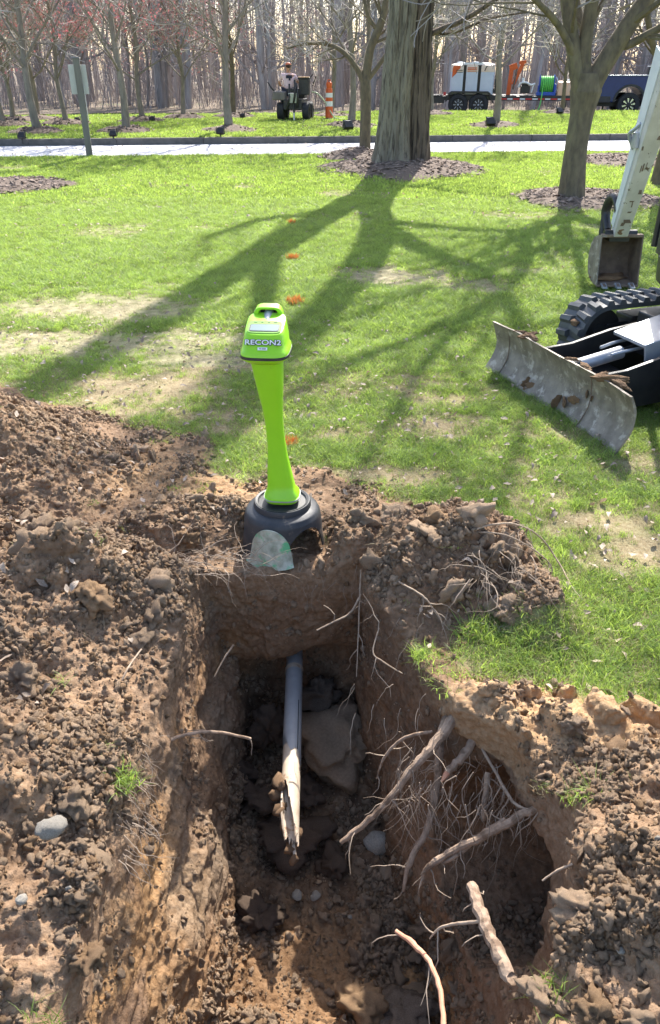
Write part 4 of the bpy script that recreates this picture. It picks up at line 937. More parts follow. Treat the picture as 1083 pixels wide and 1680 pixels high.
# body column: flanged foot, waist, widening to the head
V = []
for z, hx, hy, cx, e in ((0, .060, .052, .006, 3), (.012, .066, .060, .006, 3.2), (.020, .066, .060, .006, 3.2), (.021, .064, .058, .006, 3.2), (.030, .062, .056, .006, 3.2), (.045, .052, .046, .004, 3), (.08, .048, .042, .002, 3.2), (.13, .043, .037, -.002, 3.2), (.20, .035, .031, -.006, 3), (.27, .0315, .029, -.010, 3),
                          (.33, .0315, .029, -.014, 3), (.40, .036, .033, -.018, 3), (.46, .043, .040, -.022, 3.2), (.52, .049, .046, -.026, 3.4), (.57, .053, .052, -.029, 3.6), (.60, .054, .055, -.031, 3.6)):
    V.append(sell(cx, 0, z * .925 if z > .05 else z, hx, hy, 40, e))
MB().loft(V).obj('column', M['lime'], lo)
MB().loft([sell(.006, 0, .0135, .0672, .0612, 40, 3.2), sell(.006, 0, .0185, .0672, .0612, 40, 3.2)]).obj('foot_seam', M['greysteel'], lo)
hc = -.031
HZ = -.045
def hl(cx, cy, z, hx, hy, n, e, zf=None): return [(x, y, q + HZ) for x, y, q in sell(cx, cy, z, hx, hy, n, e, zf)]
MB().loft([hl(hc, .0, .592, .060, .075, 48, 3.6), hl(hc, 0, .606, .079, .094, 48, 3.8), hl(hc, 0, .612, .082, .097, 48, 3.8)]).obj('head_base', M['lime'], lo)
MB().loft([hl(hc, 0, .6125, .0838, .0988, 48, 3.8), hl(hc, 0, .6215, .0838, .0988, 48, 3.8)]).obj('seal_band', M['blackp'], lo)
SL = .27
MB().loft([hl(hc, 0, .622, .082, .097, 48, 3.8), hl(hc, .001, .632, .081, .096, 48, 3.8), hl(hc, .001, .638, .076, .091, 48, 3.8), hl(hc, .006, .652, .073, .083, 48, 4.2, lambda x, y, z: z + .12 * (y + .08)),
           hl(hc, .010, .690, .068, .073, 48, 4.2, lambda x, y, z: z + .22 * y), hl(hc, .011, .7015, .0645, .0705, 48, 4.2, lambda x, y, z: z + SL * y), hl(hc, .011, .7035, .0615, .067, 48, 4.2, lambda x, y, z: z + SL * y)]).obj('head', M['lime'], lo)
ta = math.atan(SL)
def plate(cy, hx, hy, d0, d1, e): return MB().loft([[(x, y, .7035 + SL * y + HZ + d) for x, y, _ in sell(hc, cy, 0, hx, hy, 32, e)] for d in (d0, d1)])
plate(-.014, .057, .036, .0002, .003, 5).obj('display_panel', M['lime_light'], lo)
sc = plate(-.022, .0505, .0215, .0032, .0042, 8).obj('display_frame', M['blackp'], lo)
plate(-.0225, .0465, .0185, .0044, .0052, 9).obj('screen', M['lcd'], sc)
for i, w_ in enumerate((.010, .007, .007, .012)):
    MB().box((hc - .034 + i * .0225, .012, .7035 + SL * .012 + HZ + .0036), (w_, .0025, .001), (ta, 0, 0)).obj('button', M['ink'], lo, False)
def arch(hw, z0, z1, e=4, n=24):
    return [(hc + hw * math.copysign(abs(math.cos(a)) ** (2 / e), math.cos(a)), z0 + (z1 - z0) * abs(math.sin(a)) ** (2 / e)) for a in [PI * k / n for k in range(n + 1)]]
oa = arch(.052, .66 + HZ, .750 + HZ, 4.5); ia = arch(.034, .66 + HZ, .738 + HZ, 7)
mb = MB(); n_ = len(oa); V = []
for (ax, az), (bx, bz) in zip(oa, ia): V += [(hc + (ax - hc) * 1.04, .070, az - .006), (hc + (ax - hc) * .98, .108, az), (bx, .108, bz), (bx, .070, bz - .002)]
fs = []
for i in range(n_ - 1):
    for k in range(4): fs.append((i * 4 + k, (i + 1) * 4 + k, (i + 1) * 4 + (k + 1) % 4, i * 4 + (k + 1) % 4))
fs += [(0, 1, 2, 3), ((n_ - 1) * 4 + 3, (n_ - 1) * 4 + 2, (n_ - 1) * 4 + 1, (n_ - 1) * 4)]
mb.add(V, fs); mb.obj('handle_arch', M['lime'], lo, True, .003)
MB().loft([hl(hc, .080, .60, .046, .032, 24, 3), hl(hc, .082, .66, .046, .030, 24, 3), hl(hc, .082, .680, .045, .026, 24, 3)]).obj('handle_mount', M['lime'], lo)
MB().tube([(hc, .045, .702 + HZ), (hc, .075, .716 + HZ), (hc, .108, .722 + HZ)], [.0145, .0155, .0155], 16, sub=3).obj('grip', M['alu'], lo)
MB().box((hc, .105, .705 + HZ), (.064, .005, .062)).obj('dark_backing', M['blackp'], lo, False, .002)  # black plate put in so the arch opening looks dark
# lettering on the sloping front face
f0, f1 = Vector((hc, -.0775, .6525 + HZ)), Vector((hc, -.0635, .6720 + HZ)); fd = (f1 - f0).normalized(); fn_ = Vector((0, -fd.z, fd.y)); fr = math.atan2(fd.z, fd.y)
def onface(t, d): return tuple(f0.lerp(f1, t) + fn_ * d)
tx = text('lettering', 'RECON2', .0235, M['ink'], lo, onface(.62, .0022), (fr, 0, 0), .0006, .0019, 1.32)
tx2 = text('lettering', 'RECON2', .0235, M['white'], lo, onface(.62, .0032), (fr, 0, 0), .0006, .0004, 1.32)
MB().box(onface(-.28, .0046), (.032, .0095, .001), (fr, 0, 0)).obj('sticker', M['white'], lo, False)
text('sticker_text', 'TK-0208', .0062, M['ink'], lo, onface(-.28, .0053), (fr, 0, 0), .0001, .0001, 1.0)

# ------------------------------------------------------------------ pipe in the trench
a_ = Vector((-.146, 2.47, -.50)); e_ = Vector((-.128, 1.53, -.506)); dr = (e_ - a_).normalized()
pp = thing('conduit_pipe', 'grey plastic conduit with broken muddy end sticking out of the trench back wall', 'pipe', tuple(a_))
Mr = dr.to_track_quat('Z', 'Y').to_matrix().to_4x4()
def along(r, t0, t1, n=40, cut=None):
    mb = MB(); V = []
    L_ = (e_ - a_).length
    for i in range(n + 1):
        t = t0 + (t1 - t0) * i / n
        V.append([(r * math.cos(2 * PI * k / 40), r * math.sin(2 * PI * k / 40), t) for k in range(40)])
    mb.loft(V, cap=False); return mb
r_ = .0335
# grey to the tear, then a jagged end open below, sunlit tone painted in
mb = MB(); n = 48; V = []
Lp = (e_ - a_).length
for i in range(30): V.append([(r_ * math.cos(2 * PI * k / n), r_ * math.sin(2 * PI * k / n), (Lp - .41) * i / 29 + (.0 if i < 29 else .045 * math.sin(4 * 2 * PI * k / n + 1) * .5 + .05 * math.cos(2 * PI * k / n))) for k in range(n)])
mb.loft(V, cap=False); mb.xf(Mr).obj('skin', M['pvc'], pp)
mb = MB(); V = []
rnd_ = random.Random(8); jag = [rnd_.uniform(-.02, .035) for _ in range(n)]
for i in range(14):
    row = []
    for k in range(n):
        a = 2 * PI * k / n; end = Lp - .13 + jag[k] * .6 + .10 * math.cos(a + .6) + .04 * math.sin(2 * a)
        z = Lp - .52 + (end - Lp + .52) * i / 13; row.append(((r_ - .0018) * math.cos(a), (r_ - .0018) * math.sin(a), z))
    V.append(row)
V2 = [[(x * .82, y * .82, z) for x, y, z in row] for row in reversed(V)]
mb.loft(V + V2, cap=False); o = mb.xf(Mr).obj('sunlit_end', M['pvc_pale'], pp); o['label'] = 'torn pale sunlit end of the pipe'
along(.0365, .10, .125, 2).xf(Mr).obj('collar', M['pvc_pale'], pp)
# black print line along the top right
mb = MB(); aa = math.radians(0)
q0 = a_; up = Vector((0, 0, 1)); side = Vector((1, 0, 0))
pts = []
for t in (.30, .50, Lp - .40):
    c = dr * t + (up * .78 + side * .63).normalized() * (r_ + .0004); pts.append(c)
mb.tube(pts, .0016, 5); mb.obj('print_line', M['ink'], pp)
# hanging split flap with mud
fl = MB(); V = []
for i in range(9):
    t = i / 8; c = dr * (Lp - .30 + .27 * t) + Vector((-.028 + .045 * t, 0, -.012 - .045 * t)); wv = .016 * (1 - .3 * t) + .004 * math.sin(i * 2)
    V.append([(c.x - .004, c.y, c.z - wv), (c.x - .004, c.y, c.z + wv), (c.x + .006, c.y, c.z + wv * .8), (c.x + .006, c.y, c.z - wv * .8)])
fl.loft(V); fo = fl.obj('split_flap', M['pvc_pale'], pp, True)
for k, (t, ox, oz, s_) in enumerate(((.02, -.038, .0, .022), (.06, -.040, -.015, .02), (.11, -.034, -.03, .018), (.16, -.022, -.04, .014), (.24, .004, -.05, .017), (.28, .014, -.055, .014), (.20, .03, -.035, .013), (.13, -.03, -.012, .013), (.05, -.032, .012, .014))):
    c = dr * (Lp - .30 + t) + Vector((ox, 0, oz)); link('mud_clot', rockmesh('mud_clot', M['mud'], 60 + k, 2, .5, 1.6, 1, True), pp, tuple(c), (k, 2 * k, 0), (s_, s_ * 1.6, s_))

# ------------------------------------------------------------------ roots, sticks
def rootobj(name, pts, rad, label, mt='root', cut=None, side=0, seed=1, group=None, sub=6, cat='root'):
    pts = [Vector(p) for p in pts]; o0 = pts[0]; rng = random.Random(seed)
    t = thing(name, label, cat, tuple(o0), 0, group)
    P_, R_ = smooth([p - o0 for p in pts], list(rad), sub)
    P_ = [p + Vector((rng.uniform(-1, 1), rng.uniform(-1, 1), rng.uniform(-1, 1))) * R_[i] * .2 for i, p in enumerate(P_)]; R_ = [r * rng.uniform(.88, 1.1) * (1.0 if r < .01 else (1 - .12 * i / len(R_))) for i, r in enumerate(R_)]
    MB().tube(P_, R_, 9).obj('bark', M[mt], t)
    if cut:
        d = (P_[-1] - P_[-2]).normalized(); mb = MB(); mb.tube([P_[-1] - d * .002, P_[-1] + d * .012, P_[-1] + d * (.03 if cut > 1 else .018)], [R_[-1] * .93, R_[-1] * .8, R_[-1] * .25], 8); mb.obj('cut_end', M['cut'], t)
    if side:
        mb = MB()
        for k in range(side):
            i = rng.randint(1, len(P_) - 2); q = P_[i]; d = Vector((rng.uniform(-1, 1), rng.uniform(-1, .6), rng.uniform(-1, .2))).normalized(); L_ = rng.uniform(.04, .16); pl = [q]
            for _ in range(5): d = (d + Vector((rng.uniform(-.6, .6), rng.uniform(-.6, .6), rng.uniform(-.7, .35)))).normalized(); pl.append(pl[-1] + d * L_ / 5)
            mb.tube(pl, [.0022, .0018, .0015, .0012, .001, .0006], 4)
        so_ = mb.obj('rootlets', M['rootfine'], t); so_['kind'] = 'stuff'
    return t
rootobj('tree_root', [(.40, 1.70, -.03), gp(725, 1205, -.08), gp(688, 1248, -.12), gp(640, 1310, -.22), gp(600, 1350, -.30), gp(560, 1382, -.36)], [.017, .0165, .0135, .011, .010, .007], 'longest pinkish root reaching left across the trench from below the clay shelf', side=9, seed=2)
rootobj('tree_root', [(.42, 1.68, -.06), gp(776, 1216, -.10), gp(752, 1248, -.13), gp(733, 1268, -.15)], [.014, .015, .0135, .0125], 'short thick root stub with a fresh orange cut end', cut=2, side=4, seed=3)
rootobj('cut_root', [(.36, 1.72, -.06), gp(720, 1212, -.09), gp(697, 1236, -.11)], [.012, .013, .0125], 'forked stub lying on the longest root, its cut end reddish', cut=1, side=3, seed=23)
rootobj('tree_root', [gp(722, 1215, -.14), gp(716, 1290, -.24), gp(700, 1360, -.30), gp(672, 1415, -.36), gp(662, 1462, -.42)], [.013, .0115, .010, .009, .004], 'knobbly root hanging straight down the right trench wall', side=12, seed=4)
rootobj('tree_root', [gp(905, 1318, -.06), gp(860, 1335, -.12), gp(800, 1368, -.18), gp(745, 1395, -.24), gp(703, 1422, -.28), gp(690, 1452, -.34)], [.010, .012, .013, .011, .008, .004], 'root running left out of the hollow under the turf, split at its tip', side=14, seed=5)
rootobj('tree_root', [gp(830, 1345, -.15), gp(790, 1370, -.2), gp(735, 1412, -.27), gp(712, 1408, -.3)], [.007, .008, .006, .003], 'thinner root twisted round the one from the hollow', side=5, seed=25)
rootobj('tree_root', [gp(800, 1268, -.12), gp(797, 1300, -.18), gp(793, 1345, -.26)], [.008, .009, .008], 'pale upright root piece in the middle of the root tangle', 'root_pale', side=6, seed=6)
rootobj('tree_root', [gp(790, 1225, -.1), gp(815, 1270, -.12), gp(850, 1322, -.12), gp(915, 1332, -.08)], [.004, .0045, .004, .003], 'thin whip root curving right toward the hanging turf', 'root_pale', side=6, seed=7)
rootobj('tree_root', [gp(710, 1200, -.1), gp(665, 1210, -.14), gp(632, 1240, -.2), gp(618, 1278, -.26)], [.005, .0055, .0045, .002], 'arching thin root above the longest root on the right wall', side=6, seed=8)
rootobj('broken_root', [gp(773, 1452, -.02), gp(790, 1500, .0), gp(815, 1560, .02), gp(840, 1606, .03)], [.013, .015, .0155, .016], 'thick scabby root leaning out of the right soil heap into the trench', cut=None, side=3, seed=9)
rootobj('root_strand', [gp(788, 1512, .0), gp(752, 1515, -.03), gp(722, 1522, -.06), gp(705, 1540, -.1)], [.004, .0038, .003, .0015], 'wiry side strand off the thick scabby root', 'root_pale', seed=10, side=3)
rootobj('stripped_root', [gp(650, 1528, -.15), gp(678, 1548, -.13), gp(704, 1578, -.11), gp(722, 1625, -.10), gp(730, 1700, -.10)], [.005, .0065, .0055, .006, .006], 'thin orange stripped root curving at the bottom of the photo', 'cut', seed=11, side=2)
rootobj('root_strand', [(-.50, 1.80, -.16), gp(255, 1221, -.08), gp(300, 1206, -.10), gp(355, 1201, -.12), gp(412, 1212, -.16)], [.006, .006, .0055, .005, .004], 'single root sticking out of the left trench wall', seed=12, side=5)
rootobj('root_strand', [gp(592, 975, -.02), gp(575, 1005, -.07), gp(548, 1020, -.09), gp(520, 1034, -.11)], [.0035, .0035, .003, .0025], 'short pale root poking from the back right trench corner', 'root_pale', seed=13, side=2)
rootobj('root_strand', [gp(592, 935, .03), gp(590, 985, -.06), gp(588, 1040, -.14), gp(585, 1110, -.24)], [.003, .003, .0025, .0015], 'thin root trailing down the back right corner of the trench', 'root_pale', seed=14, side=4)
rootobj('root_strand', [gp(383, 1058, -.15), gp(368, 1080, -.18), gp(352, 1110, -.22)], [.003, .003, .002], 'pale thread of root on the back left corner wall', 'root_pale', seed=15)
rootobj('root_strand', [gp(765, 876, .22), gp(800, 862, .25), gp(845, 860, .22), gp(885, 880, .12), gp(915, 920, .04), gp(940, 965, .02), gp(958, 985, .01)], [.0035, .004, .0035, .003, .003, .0025, .0015], 'long wiry root arching off the soil mound over the grass', 'root_pale', seed=16, side=6)
rootobj('root_strand', [gp(772, 872, .22), gp(830, 878, .24), gp(880, 905, .15), gp(905, 930, .06), gp(900, 952, .03)], [.0025, .0025, .0025, .002, .0015], 'second finer root beside the long arching one', 'root_pale', seed=17, side=4)
rootobj('root_strand', [gp(655, 955, .10), gp(690, 975, .10), gp(705, 990, .08), gp(712, 1003, .05)], [.003, .003, .0025, .002], 'crooked grey root on the near slope of the soil mound', 'root_pale', seed=18, side=6)
rootobj('root_strand', [gp(660, 1105, -.1), gp(628, 1085, -.07), gp(612, 1070, -.05), gp(622, 1030, 0)], [.002, .0025, .0025, .002], 'thin root looping on the upper right trench wall', 'root_pale', seed=19, side=3)
rootobj('root_strand', [gp(190, 1150, .06), gp(205, 1105, .12), gp(232, 1065, .12)], [.002, .003, .0025], 'short root bent over the left soil edge', 'root_pale', seed=20, side=3)
rootobj('root_strand', [gp(940, 1418, .08), gp(915, 1428, .06), gp(890, 1445, .03)], [.003, .003, .002], 'curled root tip at the crest of the right soil heap', 'root_pale', seed=21, side=2)
def fineroots():
    rng = random.Random(44); mb = MB()
    def strand(p, d, L_, r0=.0016, k=7, g=.25, w_=.5):
        pl = [Vector(p)]; d = Vector(d).normalized()
        for _ in range(k): d = (d + Vector((rng.uniform(-w_, w_), rng.uniform(-w_, w_), rng.uniform(-w_, w_) - g))).normalized(); pl.append(pl[-1] + d * L_ / k)
        mb.tube(pl, [r0 * (1 - .8 * i / k) for i in range(k + 1)], 4)
    for _ in range(210):      # the hanging tangle beneath the clay shelf
        px = rng.uniform(650, 905); py = rng.uniform(1190, 1330); p = gp(px, py, rng.uniform(-.30, -.06)); strand(p, (rng.uniform(-.7, .5), rng.uniform(-.7, .2), -.7), rng.uniform(.08, .26), rng.uniform(.0009, .0022))
    for _ in range(60):       # bundle on the back left lip
        px = rng.uniform(270, 425); py = 925 + rng.uniform(-22, 22); p = gp(px, py, .06 + rng.uniform(-.02, .05)); strand(p, (rng.uniform(-.2, 1), rng.uniform(-.3, .1), .1), rng.uniform(.08, .24), rng.uniform(.0009, .002), 7, .12, .4)
    for _ in range(70): px = rng.uniform(190, 240); py = rng.uniform(1200, 1420); p = gp(px, py, rng.uniform(-.02, .05)); strand(p, (.8, -.3, -.3), rng.uniform(.05, .14), rng.uniform(.0008, .0015))
    for _ in range(22): px = rng.uniform(560, 760); py = rng.uniform(930, 1180); p = gp(px, py, rng.uniform(-.03, .03)); strand(p, (-.5, -.5, -.6), rng.uniform(.06, .2), rng.uniform(.0008, .0016))
    for _ in range(50): px = rng.uniform(760, 880); py = rng.uniform(860, 960); p = gp(px, py, .2); strand(p, (rng.uniform(-1, 1), -.6, .2), rng.uniform(.08, .25), rng.uniform(.0008, .0016), 8, .18)
    for _ in range(60): px = rng.uniform(330, 590); p = Vector((gp(px, 960).x, 2.37, rng.uniform(-.12, .02))); strand(p, (rng.uniform(-.5, .5), -.5, -.7), rng.uniform(.04, .14), .001)
    tag(mb.obj('fine_roots', M['rootfine'], None), kind='stuff')
fineroots()

# ------------------------------------------------------------------ stones and clods that can be told apart
def rock(px, py, z, r, mt, label, cat='stone', flat=.6, seed=1, name='stone', sx=1.0, sy=1.0, sub=3, amp=.22, f=1.2, group=None, rz=None, sm=True, hf=0.05):
    p = gp(px, py, z); rng = random.Random(seed)
    o = link(name, rockmesh(name, M[mt], seed, sub, amp, f, flat, sm, sx, sy, hf), None, (p.x, p.y, p.z), (rng.uniform(-.15, .15), rng.uniform(-.15, .15), rng.uniform(0, 6) if rz is None else rz), (r, r, r))
    return tag(o, label, cat, group)
zl = hz(*gp(82, 1360, .22)[:2])
rock(82, 1358, .225, .026, 'stone', 'smooth pale grey stone on the left soil heap', seed=2, amp=.28, flat=.65, hf=.06, sx=1.15)
rock(620, 1383, -.80, .044, 'stone', 'egg-shaped pale stone on the trench floor under the longest root', seed=3, amp=.2, flat=.8, hf=0.03)
rock(205, 933, .20, .017, 'stone', 'small whitish stone on the mid left mound', seed=4, amp=.1, flat=.8)
rock(488, 1466, -.815, .015, 'stone', 'left one of two small white stones on the trench floor', seed=5, amp=.5, flat=.5, sx=1.3)
rock(516, 1470, -.83, .017, 'stone', 'right one of two small white stones on the trench floor', seed=6, amp=.45, flat=.6)
rock(36, 1476, .24, .011, 'stone', 'tiny white stone low on the left heap', seed=7, amp=.2)
rock(574, 1504, -.83, .008, 'stone', 'tiny white pebble on the floor beyond the orange root', seed=8)
rock(545, 1190, -.74, .14, 'clod', 'largest angular clay slab on the trench floor, right of the pipe', 'clay slab', .55, 11, 'clay_slab', 1.1, 1.35, 4, .75, 1.1, None, .5, True, .2)
rock(520, 1140, -.66, .06, 'clod_grey', 'blocky clod against the back wall right of the pipe', 'clod', .9, 12, 'soil_clod', 1, 1, 4, .85, 1.3, None, .3, True, .25)
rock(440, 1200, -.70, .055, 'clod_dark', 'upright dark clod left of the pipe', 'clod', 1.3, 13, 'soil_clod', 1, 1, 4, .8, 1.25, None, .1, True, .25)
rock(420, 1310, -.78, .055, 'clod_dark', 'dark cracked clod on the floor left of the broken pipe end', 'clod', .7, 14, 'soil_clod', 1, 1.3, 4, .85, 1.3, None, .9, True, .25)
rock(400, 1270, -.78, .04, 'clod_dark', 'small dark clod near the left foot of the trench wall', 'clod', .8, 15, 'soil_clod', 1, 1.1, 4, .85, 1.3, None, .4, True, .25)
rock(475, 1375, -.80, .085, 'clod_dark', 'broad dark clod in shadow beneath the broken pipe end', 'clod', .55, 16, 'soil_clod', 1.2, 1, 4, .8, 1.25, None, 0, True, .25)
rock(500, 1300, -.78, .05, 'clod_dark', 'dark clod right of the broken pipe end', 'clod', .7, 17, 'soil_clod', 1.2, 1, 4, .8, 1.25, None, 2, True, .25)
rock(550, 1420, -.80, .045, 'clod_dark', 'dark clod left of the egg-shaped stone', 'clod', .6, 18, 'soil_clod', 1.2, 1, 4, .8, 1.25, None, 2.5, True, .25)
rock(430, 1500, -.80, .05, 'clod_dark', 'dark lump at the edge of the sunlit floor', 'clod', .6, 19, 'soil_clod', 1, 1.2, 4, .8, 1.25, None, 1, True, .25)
rock(586, 1650, -.78, .045, 'clod_tan', 'grey-tan lump at the bottom centre of the trench', 'clod', .9, 20, 'soil_clod', 1, 1.2, 4, .85, 1.3, None, 1, True, .25)
rock(660, 1660, -.78, .06, 'clod_grey', 'flat grey slab at the bottom of the trench right of the tan lump', 'clod', .45, 21, 'soil_clod', 1.3, 1, 4, .8, 1.25, None, .3, True, .25)
rock(700, 1440, -.78, .05, 'clod_dark', 'clod lodged at the foot of the right wall', 'clod', .7, 22, 'soil_clod', 1, 1.2, 4, .8, 1.25, None, .3, True, .25)
rock(1010, 1312, .085, .034, 'clod_tan', 'round tan soil ball right of the hanging turf', 'clod', .9, 23, 'soil_clod', 1, 1, 4, .35, 1.4, None, .3, True, .25)
for k, (px, py, z, r, lb) in enumerate(((645, 868, .05, .04, 'brown clod in front of the soil mound, right of the stand'), (300, 870, .1, .035, 'clod on the ridge left of the stand'), (190, 760, .04, .035, 'clod on the flat tan clay at left'), (262, 830, .04, .03, 'clod left of the stand on packed clay'),
                                         (1028, 1240, .06, .04, 'clod at the right edge of the printed clay'), (940, 1200, .05, .03, 'crumbly lump on the cleat prints'), (60, 870, .16, .045, 'clod in front of the far left heap'), (150, 990, .2, .04, 'lump on top of the mid left mound'), (30, 1100, .22, .04, 'lump at the left photo edge'), (960, 1455, .2, .032, 'lump on the crest of the right heap'),
                                         (1010, 1560, .3, .035, 'lump on the sunlit face of the right heap'), (905, 1600, .12, .028, 'lump near the grass tuft on the right heap'), (590, 860, .1, .035, 'clod just right of the black stand'), (720, 860, .2, .04, 'dark lump on top of the soil mound'), (840, 975, .12, .035, 'dark lump at the right foot of the soil mound'),
                                         (110, 1250, .25, .035, 'lump above the smooth grey stone'), (120, 1460, .25, .03, 'lump below the smooth grey stone'), (230, 730, .03, .03, 'clod on the bare strip behind the left heap'))):
    p = gp(px, py, z); zz = hz(p.x, p.y); o = rock(px, py, z, r, 'clod_tan' if k % 3 == 1 else 'clod', lb, 'clod', .75, 30 + k, 'soil_clod', 1, 1.2, 4, .8, 1.4, None, None, True, .3)
    o.location.z = zz + r * .35
# orange spray marks on the grass: sprayed blades
def sprayed(px, py, r, label, seed):
    p = gp(px, py, 0); z = hz(p.x, p.y); rng = random.Random(seed); mb = MB()
    for _ in range(150):
        a = rng.uniform(0, 6.28); q = r * math.sqrt(rng.random()); x, y = q * math.cos(a) * 1.15, q * math.sin(a); h = rng.uniform(.02, .05) * (1 + .5 * (p.y > 5)); wv = rng.uniform(.003, .006) * (1 + .4 * (p.y > 5)); b = rng.uniform(0, 6.28); dx, dy = rng.uniform(-.03, .03), rng.uniform(-.03, .03)
        mb.add([(x - wv * math.cos(b), y - wv * math.sin(b), 0), (x + wv * math.cos(b), y + wv * math.sin(b), 0), (x + dx, y + dy, h)], [(0, 1, 2)])
    o = mb.obj('paint_mark', M['orangemark'], None, False); o.location = (p.x, p.y, z + .003); tag(o, label, 'paint mark')
sprayed(473, 727, .033, 'orange spray mark on the grass, nearest one, right of the locator waist', 1)
sprayed(484, 500, .055, 'orange spray mark in the grass just above the locator head', 2)
sprayed(480, 425, .045, 'orange spray mark within the long tree shadow', 3)
sprayed(478, 368, .035, 'faintest and farthest orange spray mark in the lawn', 4)
# grass tufts hanging on lips and growing from the soil
def tufts():
    P_, Rt, S_, I_ = [], [], [], []; rng = random.Random(6)
    for px, py, z, n, sx, sy, h in ((570, 985, .0, 26, 26, 22, 1.1), (725, 1110, .02, 26, 35, 35, 1.1), (790, 1030, .03, 30, 30, 20, 1.2), (850, 1615, .08, 46, 55, 28, 1.15), (890, 1260, .06, 14, 40, 15, .7), (940, 1330, .03, 16, 30, 14, 1.0), (205, 1280, .08, 12, 12, 20, 1.0), (208, 1330, .08, 10, 12, 14, 1.0), (60, 1590, .22, 18, 30, 20, .8),
                                    (20, 1660, .25, 14, 25, 15, 1), (150, 940, .2, 12, 14, 10, .8), (1000, 1230, .06, 12, 30, 12, .8), (1070, 1230, .06, 20, 20, 20, 1), (213, 860, .08, 12, 18, 8, .8), (700, 1060, .03, 16, 20, 25, 1), (560, 960, .05, 8, 10, 14, 1), (310, 780, .03, 30, 40, 20, .7), (240, 650, .02, 40, 60, 20, .7), (740, 1640, .05, 12, 20, 20, 1.0), (915, 1555, .18, 5, 10, 10, .8)):
        for _ in range(n):
            p = gp(px + rng.gauss(0, sx * .5), py + rng.gauss(0, sy * .5), z); 
            if trench(np.array([p.x]), np.array([p.y]), np.array([.0]))[0] > .015 and p.y < 2.4: continue
            P_.append((p.x, p.y, hz(p.x, p.y) - .004)); Rt.append((rng.uniform(-.7, .7), rng.uniform(-.5, .5), rng.uniform(0, 6))); s_ = rng.uniform(.45, .95) * h; S_.append(s_); I_.append(rng.choice([0, 1, 2, 3, 3, 4]))
    scatter('grass_sprigs', P_, Rt, np.array(S_), I_, 'grass_tuft')
tufts()
# ------------------------------------------------------------------ mini excavator
EO = Vector((1.205, 3.93, 0)); EA = math.atan2(.324, .946)
ex = thing('mini_excavator', 'white and black mini excavator at the right edge, rusty bucket on the grass, worn blade', 'excavator', (EO.x, EO.y, hz(EO.x, EO.y)), EA)
EMi = (Matrix.Translation((EO.x, EO.y, 0)) @ Matrix.Rotation(EA, 4, 'Z')).inverted()
def WL(x, y, z): return EMi @ Vector((x, y, z))
# dozer blade: curved plate with cranked wings
def blade():
    nv, nz = 60, 12; V = []
    def pt(v, t, off):
        z = .285 * t; u = -.035 * (1 - t) ** 2 * 1.2 + .045 * math.sin(PI * t) - .018 * t + off
        wing = max(0, abs(v) - .45); u -= wing * .10
        u += .004 * float(vn(np.array([v]), np.array([t]), 0, 5, 3)[0])
        z2_ = z + (.006 * float(vn(np.array([v]), np.array([0]), 0, 9, 5)[0]) if t in (0, 1) else 0)
        return (u, v, z2_)
    for i in range(nv + 1):
        v = -.64 + 1.28 * i / nv; row = [pt(v, k / nz, 0) for k in range(nz + 1)] + [pt(v, k / nz, .014) for k in range(nz, -1, -1)]; V.append(row)
    return MB().loft(V)
bl = blade().obj('blade', M['steel'], ex); bl['label'] = 'worn scratched grey dozer blade with dried mud'
for v, w_ in ((-.30, .004), (.50, .003)): MB().tube([(-.038, v, .01), (.006, v - .004, .1), (.012, v + .004, .2), (-.012, v, .283)], .003, 5, sub=3).obj('blade_seam', M['rust'], bl)
for k, (v, z, s_) in enumerate(((-.50, .287, .05), (-.42, .29, .06), (-.36, .287, .045), (-.22, .287, .04), (-.1, .286, .03), (.33, .285, .05), (.27, .288, .045), (.4, .285, .03), (-.08, .04, .05), (-.13, .06, .04), (.18, .03, .05), (.23, .045, .04), (-.24, .15, .035), (-.2, .10, .03), (-.30, .14, .02))):
    top_ = z > .2; link('mud_clot', rockmesh('mud_clot', M['mud'], 80 + k, 4, .4, 1.6, .8, True, 1, 1, .2), ex, (.012 if top_ else (.033 if z > .1 else -.012), v, z), (0, 0, k), (s_ * (.4 if top_ else .16), s_ * (1.2 if top_ else .9), s_ * (.35 if top_ else .8)))
# push arms
for v, zz in ((.24, 0), (-.24, 0)):
    pr = [(.062, .05), (.30, .03), (.9, .06), (1.15, .12), (1.15, .30), (.8, .335), (.5, .30), (.25, .245), (.062, .235)]
    MB().prism(pr, v - .012, v + .012).obj('push_arm', M['exblack'], ex, False, .003)
MB().tube([(.22, -.256, .15), (.22, -.2, .15)], .02, 12).obj('pin', M['greysteel'], ex)
MB().box((.62, -.02, .37), (.42, .26, .02), (0, R(-13), 0)).box((.62, -.151, .33), (.40, .012, .10), (0, R(-13), 0)).obj('cylinder_guard', M['greysteel'], ex, False, .004)
MB().tube([(.10, 0, .20), (.40, 0, .25)], [.035, .035], 16).obj('cylinder_sleeve', M['alu'], ex)
MB().tube([(.068, 0, .192), (.14, 0, .203)], [.042, .042], 16).tube([(.38, 0, .247), (.62, 0, .29)], .02, 12).obj('blade_cylinder', M['exblack'], ex)
MB().tube([(.3, .05, .27), (.42, .06, .29), (.6, .06, .30)], .009, 6, sub=3).tube([(.3, -.05, .26), (.42, -.06, .28), (.6, -.06, .29)], .009, 6, sub=3).obj('hydraulic_line', M['greysteel'], ex)
MB().box((.28, 0, .08), (.5, .48, .03)).box((1.1, 0, .27), (.85, .5, .24)).obj('undercarriage', M['exblack'], ex, False, .01)
